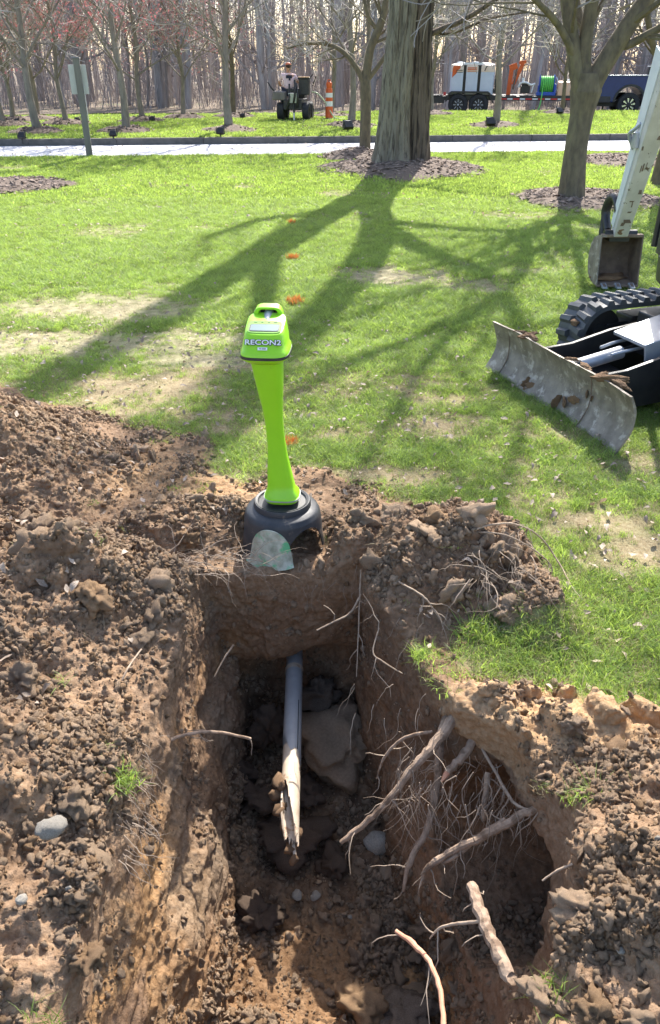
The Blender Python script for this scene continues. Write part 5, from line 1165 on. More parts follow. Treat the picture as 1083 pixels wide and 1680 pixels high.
# tracks: rubber belt with chevron lugs round rollers
def track(vc):
    L0, L1, r, wd = .60, 1.68, .185, .23; zc = .205
    tr = MB(); n = 96; per = []; 
    def loop(q):   # position and outward normal along the belt, q in 0..1
        s1 = L1 - L0; c = PI * r; T = 2 * s1 + 2 * c; d = q * T
        if d < s1: return (L0 + d, zc + r), (0, 1)
        d -= s1
        if d < c: a = PI / 2 - d / r; return (L1 + r * math.cos(a), zc + r * math.sin(a)), (math.cos(a), math.sin(a))
        d -= c
        if d < s1: return (L1 - d, zc - r), (0, -1)
        d -= s1; a = -PI / 2 - d / r; return (L0 + r * math.cos(a), zc + r * math.sin(a)), (math.cos(a), math.sin(a))
    V = []
    for k in range(n):
        (u, z), (nx, nz) = loop(k / n); th = .028
        V.append([(u, vc - wd / 2, z), (u, vc + wd / 2, z), (u - nx * th, vc + wd / 2, z - nz * th), (u - nx * th, vc - wd / 2, z - nz * th)])
    V.append(V[0]); belt = MB().loft(V, cap=False).obj('track_belt', M['rubber'], ex)
    me = None; nl = 40
    lm = MB()
    lm.add([(-.030, -.055, 0), (.022, -.055, 0), (.034, .055, 0), (-.012, .055, 0), (-.020, -.052, .026), (.010, -.052, .026), (.020, .050, .020), (-.004, .050, .020)], [(3, 2, 1, 0), (4, 5, 6, 7), (0, 1, 5, 4), (1, 2, 6, 5), (2, 3, 7, 6), (3, 0, 4, 7)])
    me = lm.mesh('track_lug', M['rubber'])
    for k in range(nl):
        (u, z), (nx, nz) = loop((k + .5 * 0) / nl); ang = math.atan2(nx, nz)
        for sgn in (-1, 1):
            (u, z), (nx, nz) = loop(((k + (.5 if sgn > 0 else 0)) / nl) % 1); ang = math.atan2(nx, nz)
            link('track_lug', me, belt, (u, vc + sgn * .058, z - .002), (0, ang, 0), (1, -sgn, 1)) if False else link('track_lug', me, belt, (u, vc + sgn * .058, z - .002), (0, ang, 0), (1, 1, 1) if sgn < 0 else (-1, 1, 1))
    MB().box((1.14, vc, .19), (1.0, .10, .14)).box((1.14, vc, .27), (.7, .16, .05)).obj('track_frame', M['exblack'], ex, False, .01)
    for u, rr, nm in ((L0, .145, 'idler_wheel'), (L1, .145, 'sprocket'), (.86, .065, 'roller'), (1.05, .065, 'roller'), (1.24, .065, 'roller'), (1.43, .065, 'roller')):
        MB().lathe([(0, -.06), (rr * .35, -.06), (rr * .4, -.045), (rr * .85, -.04), (rr, -.035), (rr, .035), (rr * .85, .04), (rr * .4, .045), (rr * .35, .06), (0, .06)], 24, (u, vc, zc if rr > .1 else .205 - .185 + .028 + .065), 'Y').obj(nm, M['exblack'], ex)
track(.50); track(-.50)
for k, (u, v, z, s_) in enumerate(((.46, .40, .20, .04), (.55, .42, .12, .05), (.7, .40, .08, .06), (.43, .47, .28, .03))): link('mud_clot', rockmesh('mud_clot', M['mud'], 120 + k, 2, .5, 2, .6, True), ex, (u, v, z), (0, 0, k), (s_, s_, s_))
# slewing house and canopy (mostly outside the picture)
hw = WL(2.36, 4.30, 0)
def hp(x, y, z): return WL(2.36 + x, 4.30 + y, z)
def houseloop(z, r, e=2.6): return [tuple(hp(x, y, z)) for x, y, _ in sell(0, 0, 0, r, r * 1.02, 40, e)]
MB().loft([houseloop(.44, .30), houseloop(.50, .30)]).obj('slew_ring', M['exblack'], ex)
MB().loft([houseloop(.50, .46), houseloop(.53, .50), houseloop(.66, .51), houseloop(.68, .49)]).obj('house_skirt', M['exblack'], ex)
MB().loft([[tuple(hp(x, y, z)) for x, y, _ in sell(.0, -.26, 0, .48, .24, 32, 4)] for z in (.68, .95, 1.02)]).obj('engine_cover', M['exwhite'], ex, True, .01)
MB().loft([[tuple(hp(x, y, z)) for x, y, _ in sell(-.40, .02, 0, .08, .36, 24, 4)] for z in (.66, .80, .83)]).obj('side_console', M['blackp'], ex)
MB().loft([[tuple(hp(x, y, z)) for x, y, _ in sell(.05, -.03, 0, .2, .2, 24, 4)] for z in (1.02, 1.10)]).loft([[tuple(hp(x, y, z)) for x, y, _ in sell(.05, -.22, 0, .2, .05, 24, 4)] for z in (1.08, 1.5)]).obj('seat', M['blackp'], ex)
for x in (-.05, .05): MB().tube([hp(x + .1, .38, .68), hp(x + .1, .36, 1.25)], .012, 8).obj('control_lever', M['exblack'], ex)
for x, y in ((-.45, -.4), (.45, -.4), (-.45, .4), (.45, .4)): MB().tube([hp(x, y, .68), hp(x * .98, y, 2.2)], .022, 8).obj('canopy_post', M['exblack'], ex)
MB().loft([[tuple(hp(x, y, z)) for x, y, _ in sell(0, 0, 0, .52, .50, 32, 6)] for z in (2.2, 2.27)]).obj('canopy_roof', M['exwhite'], ex, True, .01)
# boom, stick, linkage, bucket
def beam(p0, p1, w0, w1, h0, h1, ref=Vector((1, 0, 0))):     # world coordinates, width along X, height across the beam
    p0, p1 = Vector(p0), Vector(p1); d = (p1 - p0).normalized(); hdir = d.cross(ref).normalized(); wd = hdir.cross(d).normalized(); L = []
    for p, w_, h in ((p0, w0, h0), (p1, w1, h1)):
        L.append([tuple(WL(*(p + wd * a * w_ / 2 + hdir * b * h / 2))) for a, b in ((-1, -1), (1, -1), (1, 1), (-1, 1))])
    return L
KB, KT = Vector((2.335, 6.50, .43)), Vector((2.30, 5.98, 1.66))
L1_ = beam(KB, KB.lerp(KT, .55), .115, .135, .10, .17); L2_ = beam(KB.lerp(KT, .55), KT, .135, .15, .17, .27)
stk = MB().loft([L1_[0], L1_[1], L2_[1]]).obj('stick', M['exwhite_dirty'], ex, False, .008); stk['label'] = 'chipped muddy white stick with the lower end worn to brown'
# added pale plate paints sky light onto the left side; then decals' torn remains
L3_ = beam(KB.lerp(KT, .04) + Vector((-.062, .03, .015)), KT + Vector((-.078, .05, .03)), .012, .012, .07, .17); MB().loft([L3_[0], L3_[1]]).obj('stick_side', M['exwhite'], ex, False, .003)
kd = (KT - KB).normalized(); kx = Vector((1, 0, 0)); kn = kx.cross(kd).normalized()
if kn.y > 0: kn = -kn
for k, (t, sx, w_, l_) in enumerate(((.44, -.02, .006, .055), (.45, -.005, .009, .06), (.46, .014, .006, .05), (.30, .035, .022, .035), (.24, -.01, .035, .010), (.22, .004, .008, .045), (.17, .0, .03, .012), (.11, .01, .05, .03), (.09, -.02, .03, .03), (.56, -.055, .010, .03), (.62, .04, .03, .03))):
    hh = .05 + (.085 - .05) * t / .55 if t < .55 else .085 + .05 * (t - .55) / .45
    c = KB.lerp(KT, t) + kx * sx + kn * (hh + .0015); Ls = []
    for e in (-1, 1): Ls.append([tuple(WL(*(c + kd * e * l_ / 2 + kx * a * w_ / 2 * (1 + .4 * math.sin(k * 3 + a + e)) + kn * b * .001))) for a, b in ((-1, -1), (1, -1), (1, 1), (-1, 1))])
    MB().loft(Ls).obj('paint_chip', M['rust'], stk, False)
bp_ = [Vector((2.42, 4.80, .78)), Vector((2.44, 5.0, 1.5)), Vector((2.43, 5.35, 2.05)), Vector((2.36, 5.72, 2.05)), Vector((2.30, 6.02, 1.62))]
Ls = []
for i in range(4): b_l = beam(bp_[i], bp_[i + 1], .16, .16, .20, .20); Ls += [b_l[0]] if i == 0 else [[tuple((Vector(a) + Vector(b)) / 2) for a, b in zip(prev, b_l[0])]]; prev = b_l[1]
Ls.append(prev); MB().loft(Ls).obj('boom', M['exwhite'], ex, False, .01)
cy = MB(); off = Vector((-.02, .105, .06))
cy.tube([WL(*(KB.lerp(KT, .36) + off)), WL(*(KB.lerp(KT, .96) + off * 1.25))], .034, 14); cy.obj('bucket_cylinder', M['exblack'], ex)
MB().tube([WL(*(KB.lerp(KT, .10) + off * .9)), WL(*(KB.lerp(KT, .38) + off))], .014, 10).obj('cylinder_rod', M['chrome'], ex)
MB().tube([WL(*(KB.lerp(KT, .52) + Vector((-.07, .05, 0)))), WL(*(KB.lerp(KT, .58) + Vector((-.12, .07, .02)))), WL(*(KB.lerp(KT, .63) + Vector((-.10, .05, 0)))), WL(*(KB.lerp(KT, .66) + Vector((-.075, .03, 0))))], .014, 8, sub=4).box(WL(*(KB.lerp(KT, .57) + Vector((-.085, .02, 0)))), (.03, .09, .10), (0, 0, -EA)).obj('hose_bracket', M['greysteel'], ex)
# tipping link
MB().tube([WL(2.275, 6.62, .44), WL(2.265, 6.70, .56), WL(2.27, 6.66, .66), WL(2.28, 6.56, .69), WL(2.285, 6.47, .60)], [.03, .038, .04, .036, .03], 10, sub=4).tube([WL(2.26, 6.70, .60), WL(2.25, 6.66, .38)], .028, 10).tube([WL(2.41, 6.70, .60), WL(2.41, 6.66, .38)], .02, 10).obj('bucket_link', M['exblack'], ex)
MB().tube([WL(2.21, 6.50, .43), WL(2.47, 6.50, .43)], .032, 14).tube([WL(2.23, 6.66, .38), WL(2.44, 6.66, .38)], .026, 14).box(WL(2.34, 6.56, .40), (.16, .14, .06), (0, 0, -EA)).obj('pivot_pins', M['exblack'], ex, True)
BX, BY = 2.355, 6.50
def bk(x, y, z): return WL(BX + x * .84, BY + y * .9, z + .028)
# bucket shell profile in (y away from camera, z), opening toward the camera
prof = [(-.02, .385), (.07, .375), (.15, .35), (.21, .29), (.235, .21), (.22, .13), (.17, .06), (.08, .022), (-.02, .012), (-.10, .010)]
nb = len(prof); V = []
for x in (-.195, .195): V.append([tuple(bk(x * (.93 if i > nb - 3 else 1), y, z)) for i, (y, z) in enumerate(prof)])
inn = [(y - .012 * (1 if 1 < i < nb - 1 else 0), z + (-.012 if i < 3 else (.012 if i > 6 else 0))) for i, (y, z) in enumerate(prof)]
mb = MB()
def bshell(pr): return [tuple(bk(x, y, z)) for x in (-.195, .195) for y, z in pr]
vs = bshell(prof) + bshell(inn); fs = []
for i in range(nb - 1): fs += [(i, i + 1, nb + i + 1, nb + i), (2 * nb + i, 3 * nb + i, 3 * nb + i + 1, 2 * nb + i + 1)]
fs += [(0, nb, 3 * nb, 2 * nb), (nb - 1, 3 * nb - 1, 4 * nb - 1, 2 * nb - 1)]
mb.add(vs, fs); bko = mb.obj('bucket_shell', M['rust'], ex)
for x in (-.199, .199):
    pr = [(-.03, .40)] + prof[1:] + [(-.115, .018), (-.085, .12), (-.06, .25)]
    vs = [tuple(bk(x + dx, y, z)) for dx in (-.006, .006) for y, z in pr]; n = len(pr)
    MB().add(vs, [tuple(range(n)), tuple(range(2 * n - 1, n - 1, -1))] + [(k, k + n, (k + 1) % n + n, (k + 1) % n) for k in range(n)]).obj('bucket_cheek', M['steel'] if x < 0 else M['rust'], ex, False)
MB().box(bk(0, -.02, .392), (.332, .05, .022), (0, 0, -EA)).obj('top_rim', M['rust'], ex, False, .003)
MB().box(bk(0, -.105, .012), (.336, .05, .016), (0, 0, -EA)).obj('bucket_lip', M['rust'], ex, False, .003)
for x in (-.135, 0, .135):
    vs = [tuple(bk(x + a, b, c)) for a, b, c in ((-.028, -.10, -.002), (.028, -.10, -.002), (.028, -.10, .034), (-.028, -.10, .034), (-.022, -.185, 0.0), (.022, -.185, 0.0), (.022, -.185, .010), (-.022, -.185, .010))]
    tt = MB().add(vs, [(3, 2, 1, 0), (4, 5, 6, 7), (0, 1, 5, 4), (1, 2, 6, 5), (2, 3, 7, 6), (3, 0, 4, 7)]).obj('tooth', M['greysteel'], ex, False, .002)
    vs = [tuple(bk(x + a, b, c)) for a, b, c in ((-.014, -.115, .031), (.014, -.115, .031), (.014, -.165, .017), (-.014, -.165, .017))]
    MB().add([v for v in vs] + [(v[0], v[1], v[2] + .0012) for v in vs], [(0, 1, 2, 3), (7, 6, 5, 4), (0, 4, 5, 1), (1, 5, 6, 2), (2, 6, 7, 3), (3, 7, 4, 0)]).obj('tooth_pocket', M['rust'], tt, False)
link('mud_clot', rockmesh('mud_clot', M['mud'], 150, 3, .5, 2, .3, True), ex, tuple(bk(-.02, .08, .04)), (0, 0, 0), (.14, .08, .09))
link('mud_clot', rockmesh('mud_clot', M['mud'], 151, 3, .5, 2, .3, True), ex, tuple(WL(2.335, 6.46, .47)), (0, 0, 0), (.06, .03, .12))

# ------------------------------------------------------------------ grey sign post
sx_, sy_ = base(148, 261, 0); spz = hz(sx_, sy_)
sg = thing('sign_post', 'square grey wooden post with small blank sign plate, beside the road at the left', 'sign post', (sx_, sy_, spz), R(14))
MB().box((0, 0, .84), (.125, .125, 1.75), None, .96).obj('post', M['postgrey'], sg, False, .006)
MB().box((0, 0, 1.725), (.15, .15, .03), None, .8).obj('cap', M['postgrey'], sg, False, .004)
MB().box((-.005, .075, 1.36), (.33, .012, .50)).obj('sign_plate', M['signback'], sg, False, .004)
MB().box((.075, .0, .95), (.012, .10, .60)).obj('side_strip', M['signback'], sg, False, .002)  # thin pale strip up one side of the post

# ------------------------------------------------------------------ orange traffic tube by the trencher
x, y = base_far(540, 196); cz = farz(x, y)
tc_ = thing('traffic_tube', 'orange traffic channelizer tube with two white bands beside the trencher', 'traffic cone', (x, y, cz))
MB().lathe([(.13, 0), (.13, .03), (.115, .05), (.11, .33), (.107, .40), (.105, .52), (.102, .62), (.10, .80), (.09, .84), (.0, .86)], 20).obj('tube', M['orange'], tc_)
for z0, z1 in ((.36, .50), (.60, .72)): MB().lathe([(.1115 - .008 * z0, z0), (.1105 - .008 * z1, z1)], 20).obj('white_band', M['conew'], tc_)
MB().lathe([(.075, .84), (.085, .90), (.09, .96), (.075, 1.0), (.055, 1.01)], 16).obj('top_collar', M['orange'], tc_)
MB().tube([(-.045, 0, 1.0), (-.03, 0, 1.06), (.03, 0, 1.06), (.045, 0, 1.0)], .013, 8, sub=3).obj('handle', M['orange'], tc_)
MB().lathe([(0, 0), (.19, 0), (.18, .04), (.12, .05)], 16).obj('base', M['tyre'], tc_)

# ------------------------------------------------------------------ ride-on trencher and its operator
mx0, my0 = base_far(485, 196); mz0 = farz(mx0, my0)
tn = thing('ride_on_trencher', 'black compact ride-on trencher on the far lawn, seen end on', 'trencher', (mx0, my0, mz0), R(-6))
def wheel(parent, c, r, w_, axis='X', rim='fixture', n=24, spokes=0):
    t = MB().lathe([(r * .62, -w_ / 2), (r * .93, -w_ / 2), (r, -w_ * .32), (r, w_ * .32), (r * .93, w_ / 2), (r * .62, w_ / 2), (r * .6, 0)], n, c, axis).obj('tyre', M['tyre'], parent)
    rm = MB().lathe([(0, -w_ * .34), (r * .2, -w_ * .36), (r * .3, -w_ * .28), (r * .55, -w_ * .26), (r * .62, -w_ * .45), (r * .64, -w_ * .45), (r * .62, w_ * .45), (r * .3, w_ * .3), (0, w_ * .3)], n, c, axis).obj('rim', M[rim], t)
    return t, rm
for xx, yy in ((-.38, -.35), (.38, -.35), (-.38, .45), (.38, .45)): wheel(tn, (xx, yy, .24), .24, .20)
MB().box((0, .1, .42), (.55, 1.3, .28)).box((0, .55, .65), (.5, .5, .35)).obj('chassis', M['exblack'], tn, False, .02)
MB().box((-.42, -.25, .66), (.40, .5, .22), (.05, .04, 0), .9).obj('fender_box', M['postgrey'], tn, False, .03)
MB().box((.30, -.1, .88), (.30, .3, .42)).box((.30, -.1, 1.10), (.36, .34, .04)).obj('control_tower', M['exblack'], tn, False, .015)
MB().box((.30, -.2, 1.135), (.32, .16, .03)).obj('tower_top', M['tanko'], tn, False, .005)
MB().box((.02, -.62, .60), (.26, .03, .26), (.1, 0, 0)).obj('rear_plate', M['greysteel'], tn, False, .005)
for x0, z0, x1, z1 in ((-.16, .3, -.10, .95), (.02, .4, .06, 1.05), (.14, .35, .10, .98)): MB().tube([(x0, -.6, z0), ((x0 + x1) / 2 + .05, -.66, (z0 + z1) / 2), (x1, -.45, z1)], .03, 8, sub=3).obj('hydraulic_hose', M['exblack'], tn)
MB().tube([(.06, -.66, 0), (.04, -.62, .45)], .03, 8).obj('digging_boom', M['exblack'], tn)
MB().tube([(.06, -.72, .02), (.06, -.72, .22)], .022, 8).obj('marker_rod', M['white'], tn)
MB().box((-.05, .05, .78), (.42, .42, .12)).box((-.22, .25, 1.0), (.1, .4, .4)).obj('seat', M['blackp'], tn, False, .03)
MB().tube([(-.55, -.2, .72), (-.68, -.25, .86), (-.78, -.2, 1.0)], .022, 8).tube([(.52, .1, .9), (.62, .1, 1.15)], .015, 8).tube([(.45, .0, 1.1), (.56, .0, 1.22)], .015, 8).obj('grab_bar', M['fixture'], tn)
hs = MB().tube([(mx0 + .50, my0, mz0 + .75), (mx0 + .68, my0, mz0 + .70), (mx0 + .90, my0 - .05, mz0 + .48), (mx0 + 1.08, my0 - .1, mz0 + .20), (mx0 + 1.22, my0 - .1, mz0 + .05), (mx0 + 1.5, my0 + .2, mz0 + .02)], .02, 8, sub=5).obj('hose', M['hosepale'], None)
tag(hs, 'pale green hose arching from the trencher to the grass by the traffic tube', 'hose')
def skin(name, joints, edges, mt, parent=None, sub=2):
    me = bpy.data.meshes.new(name); me.from_pydata([j[0] for j in joints], edges, []); o = bpy.data.objects.new(name, me); COL.objects.link(o)
    if parent: o.parent = parent
    m = o.modifiers.new('s', 'SKIN'); lay = me.skin_vertices[0]
    for i, j in enumerate(joints): lay.data[i].radius = j[1] if isinstance(j[1], tuple) else (j[1], j[1]); lay.data[i].use_root = (i == 0)
    s_ = o.modifiers.new('u', 'SUBSURF'); s_.levels = sub; s_.render_levels = sub; me.materials.append(mt); return o
pe = thing('person', 'person in pale pink shirt and dark trousers sitting on the trencher, back turned', 'person', (mx0 - .20, my0 - .05, mz0), R(10))
J = [((0, 0, .84), (.15, .12)), ((0, .02, 1.0), (.14, .11)), ((.01, .03, 1.2), (.18, .12)), ((.02, .04, 1.32), (.10, .09)), ((.02, .02, 1.40), .055), ((.02, .0, 1.47), (.075, .085)), ((.02, 0, 1.55), (.075, .09)),
     ((-.19, .03, 1.27), .055), ((-.27, .12, 1.08), .045), ((-.22, .28, .98), .036), ((-.18, .33, .98), .03), ((.22, .03, 1.27), .055), ((.31, .08, 1.10), .045), ((.40, .20, 1.06), .036), ((.43, .25, 1.06), .03),
     ((-.11, .05, .82), .085), ((-.14, .42, .82), .07), ((-.14, .46, .45), .05), ((-.14, .56, .38), .045), ((.11, .05, .82), .085), ((.13, .42, .82), .07), ((.13, .46, .45), .05), ((.13, .56, .38), .045)]
E_ = [(0, 1), (1, 2), (2, 3), (3, 4), (4, 5), (5, 6), (2, 7), (7, 8), (8, 9), (9, 10), (2, 11), (11, 12), (12, 13), (13, 14), (0, 15), (15, 16), (16, 17), (17, 18), (0, 19), (19, 20), (20, 21), (21, 22)]
skin('body', J, E_, M['skin'], pe)
sh = skin('shirt', [((0, 0, .86), (.17, .14)), ((0, .02, 1.0), (.165, .135)), ((.01, .03, 1.2), (.20, .145)), ((.02, .04, 1.335), (.11, .10)), ((-.19, .03, 1.27), .072), ((-.27, .12, 1.10), .058), ((.22, .03, 1.27), .072), ((.31, .08, 1.12), .058)], [(0, 1), (1, 2), (2, 3), (2, 4), (4, 5), (2, 6), (6, 7)], M['shirt'], pe)
skin('trousers', [((0, 0, .84), (.17, .14)), ((-.11, .05, .82), .10), ((-.14, .42, .82), .082), ((-.14, .46, .47), .062), ((.11, .05, .82), .10), ((.13, .42, .82), .082), ((.13, .46, .47), .062)], [(0, 1), (1, 2), (2, 3), (0, 4), (4, 5), (5, 6)], M['jeans'], pe)
for dx in (-.14, .13): MB().loft([sell(dx, .56, .30, .05, .13, 16, 3), sell(dx, .56, .36, .05, .13, 16, 3), sell(dx, .50, .42, .05, .07, 16, 3)]).obj('boot', M['hair'], pe)
for nm, mt, c, s_ in (('cap', 'helmet', (.02, -.005, 1.585), (.088, .10, .06)), ('hair', 'hair', (.02, -.02, 1.545), (.084, .095, .075))): link(nm, rockmesh(nm, M[mt], 3, 3, .02, 1, 1, True), pe, c, (0, 0, 0), s_)
for sx2 in (-1, 1): link('ear', rockmesh('ear', M['skin'], 5, 1, .05, 1, 1, True), pe, (.02 + sx2 * .082, 0, 1.51), (0, 0, 0), (.012, .02, .03))
link('nose', rockmesh('nose', M['skin'], 5, 1, .05, 1, 1, True), pe, (.02, .1, 1.50), (0, 0, 0), (.014, .02, .022))
pb = MB().box((.02, -.112, 1.24), (.20, .012, .09), (.05, 0, 0)).box((.04, -.115, 1.17), (.06, .012, .07), (.05, 0, 0)).obj('back_print', M['jeans'], pe, False, .004)
pe.scale = (.92,) * 3

# ------------------------------------------------------------------ trailer rig and pickup on the far drive
RA = R(-9); RX, RY = at(768, 175, 34.3).x, 34.3; DZ = -.05
tl = thing('equipment_trailer', 'long black tandem-axle flatbed trailer with red and white reflective strip on the far drive', 'trailer', (RX, RY, DZ), RA)
for sx2 in (-.40, .39):
    for yy, ax_ in ((0, 'Y'), (1.75, 'Y')):
        t, rm = wheel(tl, (sx2, yy, .39), .39, .24, 'Y', 'blackp')
        mb = MB()
        for k in range(8): a = k * PI / 4; mb.box((sx2 + .14 * math.cos(a), yy - .11, .39 + .14 * math.sin(a)), (.10, .012, .022), (0, -a, 0))
        mb.lathe([(0, -.13), (.03, -.125), (.04, -.1)], 12, (sx2, yy, .39), 'Y').obj('hub', M['greysteel'], t)
MB().box((1.3, .1, .62), (7.0, .10, .15)).box((1.3, 1.65, .62), (7.0, .10, .15)).obj('frame_rail', M['exblack'], tl, False, .01)
MB().box((1.1, .88, .70), (6.6, 1.5, .04)).obj('deck', M['exblack'], tl, False)
MB().prism([(-.92, .5), (-.80, .80), (-.7, .86), (.72, .86), (.82, .80), (.98, .45), (.93, .45), (.78, .74), (.68, .80), (-.66, .80), (-.76, .74), (-.86, .5)], -.14, .14).obj('fender', M['exblack'], tl, False)
for k in range(14):
    MB().box((1.35 + k * .24, .045, .60), (.20 if k % 2 else .24, .006, .05)).obj('reflector_strip', M['conew'] if k % 2 else M['redrefl'], tl, False)
MB().box((-1.6, .1, .55), (1.3, .12, .22)).box((-1.3, .02, .70), (.3, .02, .05)).obj('rear_beaver_tail', M['exblack'], tl, False, .01)
MB().box((-.95, .03, .77), (.10, .05, .12)).obj('tail_light', M['redrefl'], tl, False)
MB().prism([(3.25, .70), (3.45, .92), (5.1, .92), (5.1, .74), (5.0, .60), (3.25, .60)], .25, 1.45).obj('front_tool_box', M['exblack'], tl, False, .01)
MB().box((4.2, .23, .905), (1.7, .05, .03)).obj('box_trim', M['greysteel'], tl, False)
MB().tube([(5.0, .85, .6), (5.6, .85, .55)], .06, 8).obj('tongue', M['exblack'], tl); MB().tube([(5.2, .5, 0), (5.2, .5, .7)], .035, 8).tube([(3.75, .2, .28), (3.75, .2, .6)], .02, 6).obj('jack', M['exblack'], tl)
RM = Matrix.Translation((RX, RY, DZ)) @ Matrix.Rotation(RA, 4, 'Z')
def onrig(name, label, cat, x, y, z, group=None): p = RM @ Vector((x, y, z)); return thing(name, label, cat, tuple(p), RA, group)
tk = onrig('water_tank', 'tall white ribbed tank with orange emblem and lettering blocks on the trailer above its wheels', 'tank', 0, .1, .75)
def tseg(x0, x1, z0, z1, y1=1.35): 
    c = (x0 + x1) / 2; return MB().loft([[(x, y, z) for x, y, _ in sell(c, y1 / 2, 0, (x1 - x0) / 2 * s_, y1 / 2 * s_, 28, 8)] for z, s_ in ((z0, 1), (z1, 1))])
for i, (x0, x1) in enumerate(((-.78, -.235), (-.215, .325), (.345, .93))):
    s_ = tseg(x0, x1, 0, .76).obj('panel', M['tank'], tk, True)
    MB().loft([[(x, y, z) for x, y, _ in sell((x0 + x1) / 2, .675, 0, (x1 - x0) / 2 * q, .675 * q, 28, 8)] for z, q in ((.762, 1), (.95, 1), (1.0, .97), (1.03, .88))]).obj('upper_shell', M['tanktop'], s_, True)
MB().box((.075, .675, .5), (1.62, 1.30, .98)).obj('inner_body', M['fixture'], tk, False)
MB().loft([[(x, y, z) for x, y, _ in sell(.1, .675, 0, hx, .6, 28, 5)] for z, hx in ((1.0, .82), (1.05, .8), (1.075, .5))]).obj('top', M['white'], tk)
for dx, w_ in ((-.42, .3), (.16, .4)): MB().lathe([(0, 1.07), (.13, 1.07), (.13, 1.11), (0, 1.12)], 16, (dx, .6, 0)).obj('lid', M['white'], tk)
MB().prism([(-.70, .90), (-.66, .97), (-.42, .97), (-.40, .90), (-.50, .82), (-.56, .70), (-.68, .60), (-.71, .56)], -.006, -.001).obj('emblem', M['orange'], tk, False)
MB().box((-.44, -.006, .82), (.24, .006, .025)).box((-.44, -.006, .755), (.28, .006, .022)).obj('emblem_lines', M['navydirty'], tk, False)
MB().box((.05, -.005, .90), (.36, .006, .03)).box((.05, -.005, .85), (.36, .006, .03)).box((.05, -.005, .79), (.34, .006, .02)).obj('lettering_block', M['orange'], tk, False)
MB().tube([(.62, -.01, .98), (.56, -.02, .88), (.53, -.02, .80)], .016, 6).obj('overflow_hose', M['hair'], tk)
MB().tube([(.94, .3, .98), (1.02, .2, .92), (.98, .2, .6), (1.0, .2, .3), (.96, .3, .1)], .03, 8, sub=3).box((.98, .1, .12), (.12, .12, .14)).box((.98, .1, .38), (.08, .08, .1)).obj('valve_stack', M['exblack'], tk)
bm_ = onrig('crane_mast', 'red-orange hydraulic mast leaning right, on the trailer behind the white tank', 'crane', 1.55, .7, .72)
MB().box((.0, 0, .45), (.16, .2, .9), (0, R(3), 0)).box((.08, 0, .96), (.30, .22, .22), (0, R(-20), 0)).box((.30, 0, .75), (.14, .16, .85), (0, R(22), 0)).box((.42, 0, 1.12), (.26, .2, .12), (0, R(-8), 0)).obj('mast', M['orange'], bm_, False, .012)
MB().tube([(.14, -.1, .2), (.22, -.1, .9)], .035, 8).obj('ram', M['rust'], bm_)
eg = onrig('pump_engine', 'small black pump engine with pale pipes between the mast and the blue reel', 'engine', 2.15, .4, .72)
MB().box((0, 0, .2), (.36, .4, .26)).box((-.02, -.02, .38), (.24, .3, .12)).obj('block', M['exblack'], eg, False, .02)
MB().tube([(-.28, -.2, .28), (-.2, -.25, .42), (0, -.25, .44), (.2, -.25, .36), (.34, -.2, .4)], .035, 8, sub=3).tube([(-.12, -.2, .45), (-.12, -.2, .6)], .045, 8).tube([(.24, -.2, .1), (.3, -.2, .4)], .03, 8).obj('pipework', M['white'], eg)
rl = onrig('hose_reel', 'blue hose reel wound with bright green hose on the trailer', 'hose reel', 2.95, .45, .72)
for sx2 in (-.27, .27): MB().lathe([(0, -.015), (.34, -.015), (.36, 0), (.34, .015), (0, .015)], 24, (sx2 , 0, .36), 'X').obj('flange', M['blue'], rl)
MB().box((0, -.02, .06), (.72, .5, .12)).box((-.3, -.1, .2), (.05, .36, .3)).box((.32, -.1, .22), (.08, .36, .34)).obj('base', M['blue'], rl, False, .01)
for k in range(7): 
    a_n = 20; MB().tube([(-.215 + .072 * k, .27 * math.cos(2 * PI * j / a_n), .36 + .27 * math.sin(2 * PI * j / a_n)) for j in range(a_n + 1)], .034, 8, cap=False).obj('hose_turn', M['hose'], rl)
MB().lathe([(0, -.25), (.2, -.25), (.2, .25), (0, .25)], 16, (0, 0, .36), 'X').obj('drum', M['blue'], rl)
MB().tube([(-.15, -.30, .36), (-.17, -.5, .0), (-.22, -.7, -.35), (-.36, -.9, -.68)], .02, 6, sub=4).obj('loose_hose', M['hose'], rl)
MB().tube([(.32, -.15, .62), (.38, -.2, .5), (.36, -.2, .3), (.42, -.2, .15)], .028, 6, sub=3).obj('fittings', M['greysteel'], rl)
t2_ = onrig('small_tank', 'low peach-coloured ribbed tank at the front of the trailer', 'tank', 3.75, .55, .72)
for i in range(3): MB().loft([[(x, y, z) for x, y, _ in sell(-.27 + .27 * i, 0, 0, .132 * q, .38 * q, 20, 5)] for z, q in ((0, 1), (.36, 1), (.45, .9), (.49, .6))]).obj('rib_section', M['tanko'], t2_)
MB().lathe([(0, .48), (.09, .48), (.09, .55), (0, .56)], 14, (.02, 0, 0)).obj('lid', M['white'], t2_)
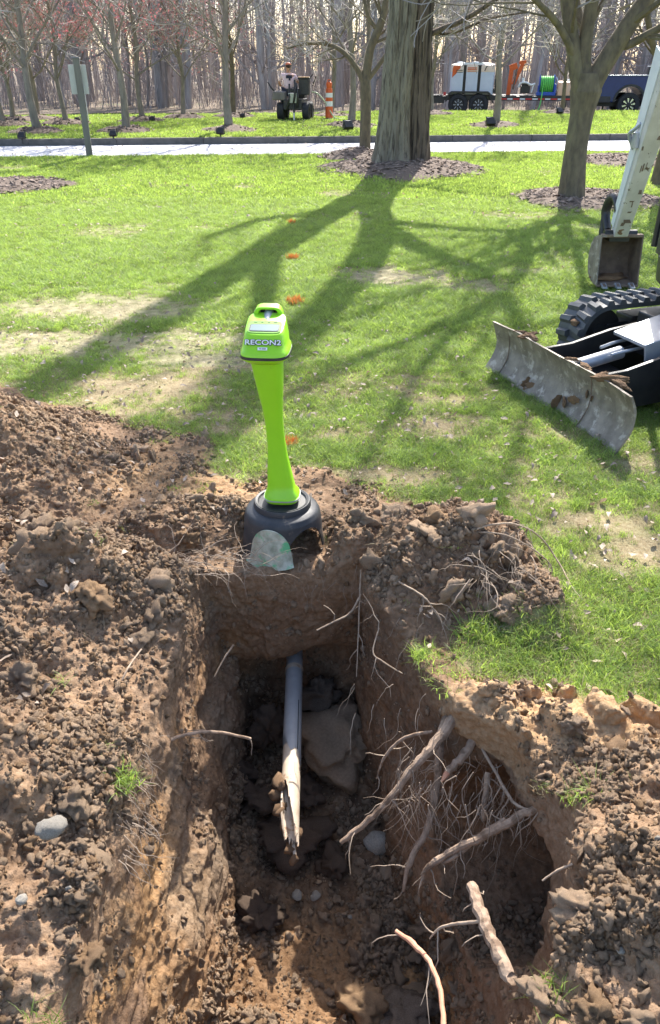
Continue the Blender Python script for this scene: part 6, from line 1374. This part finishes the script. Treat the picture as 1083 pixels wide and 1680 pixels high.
# pickup: body sides as outlines with wheel arches cut
pk_ = onrig('pickup_truck', 'dark navy crew-cab pickup with black and silver spoked wheels, towing the trailer at the right', 'pickup truck', 6.05, -.05, 0)
def archpts(cx, cz, r, n=12): return [(cx + r * math.cos(a), cz + r * math.sin(a)) for a in [PI - PI * k / n for k in range(n + 1)]]
side = [(-1.22, .62)] + [(-1.15, .55), (-.58, .50)] + archpts(0, .52, .53) + [(.62, .42), (3.15, .42)] + archpts(3.75, .50, .53)[0:] + [(4.45, .50), (4.62, .62), (4.68, 1.0), (4.60, 1.22), (3.2, 1.34), (3.0, 1.40), (1.02, 1.42), (-1.18, 1.40), (-1.24, 1.2)]
MB().prism(side, 0, 1.95).obj('body', M['navy'], pk_, False, .03)
MB().prism([(1.06, 1.40), (1.12, 1.95), (1.3, 2.0), (2.5, 2.0), (2.75, 1.9), (3.25, 1.38)], .10, 1.85).obj('cab', M['navy'], pk_, False, .04)
for x0, x1 in ((1.2, 1.95), (2.02, 2.85)): MB().prism([(x0, 1.46), (x0 + .03, 1.88), (min(x1, 2.6), 1.88), (x1, 1.46)], .088, .097).obj('side_window', M['glass'], pk_, False)
MB().box((-.1, -.01, 1.405), (2.2, .05, .03)).obj('bed_rail', M['greysteel'], pk_, False, .008)
MB().prism([(-.62, .52)] + archpts(0, .52, .60) + [(.62, .52)] + list(reversed(archpts(0, .52, .52))), -.035, .0).obj('wheel_arch', M['navydirty'], pk_, False)
MB().box((-.95, .02, .60), (.55, .1, .22), (0, 0, 0), .9).box((1.9, -.02, .50), (2.2, .1, .12)).obj('lower_trim', M['navydirty'], pk_, False, .02)
MB().box((1.9, -.05, .62), (1.9, .10, .04)).obj('side_step', M['greysteel'], pk_, False, .01)
MB().box((1.98, -.004, .95), (.012, .008, .85)).box((1.05, -.004, .95), (.014, .008, .90)).obj('door_gap', M['ink'], pk_, False)
MB().box((1.7, -.03, 1.12), (.18, .04, .035)).obj('door_handle', M['greysteel'], pk_, False, .006)
MB().box((-1.28, .9, .66), (.14, 1.9, .18)).tube([(-1.35, .5, .45), (-1.15, .5, .45)], .06, 12).obj('rear_bumper', M['greysteel'], pk_, False, .02)
MB().box((-1.235, .04, 1.15), (.02, .09, .38)).obj('tail_light', M['redrefl'], pk_, False, .005)
MB().box((.83, .10, 1.56), (.62, .28, .26), None, .94).obj('tool_chest', M['exblack'], pk_, False, .02); MB().box((.83, .10, 1.70), (.66, .3, .03)).obj('chest_lid', M['white'], pk_, False, .008)
link('amber_light', rockmesh('amber_light', M['amber'], 2, 3, .02, 1, 1, True), pk_, (.78, -.05, 1.55), (0, .5, 0), (.17, .05, .11))
for cx in (0, 3.75):
    for yy in (.10, 1.85):
        t, rm = wheel(pk_, (cx, yy, .42), .42, .30, 'Y', 'blackp', 28)
        mb = MB()
        for k in range(8):
            a = k * PI / 4 + .2; c = Vector((cx, yy - .155, .42)); d = Vector((math.cos(a), 0, math.sin(a))); e = Vector((-math.sin(a), 0, math.cos(a)))
            vs = [c + d * .09 + e * .012, c + d * .09 - e * .012, c + d * .235 - e * .034, c + d * .235 + e * .034]
            mb.add([tuple(v) for v in vs] + [tuple(v + Vector((0, .03, 0))) for v in vs], [(0, 1, 2, 3), (7, 6, 5, 4), (0, 4, 5, 1), (1, 5, 6, 2), (2, 6, 7, 3), (3, 7, 4, 0)])
        mb.obj('spokes', M['chrome'], t, False)
MB().box((1.7, .97, .45), (5.6, .9, .2)).obj('chassis', M['exblack'], pk_, False)
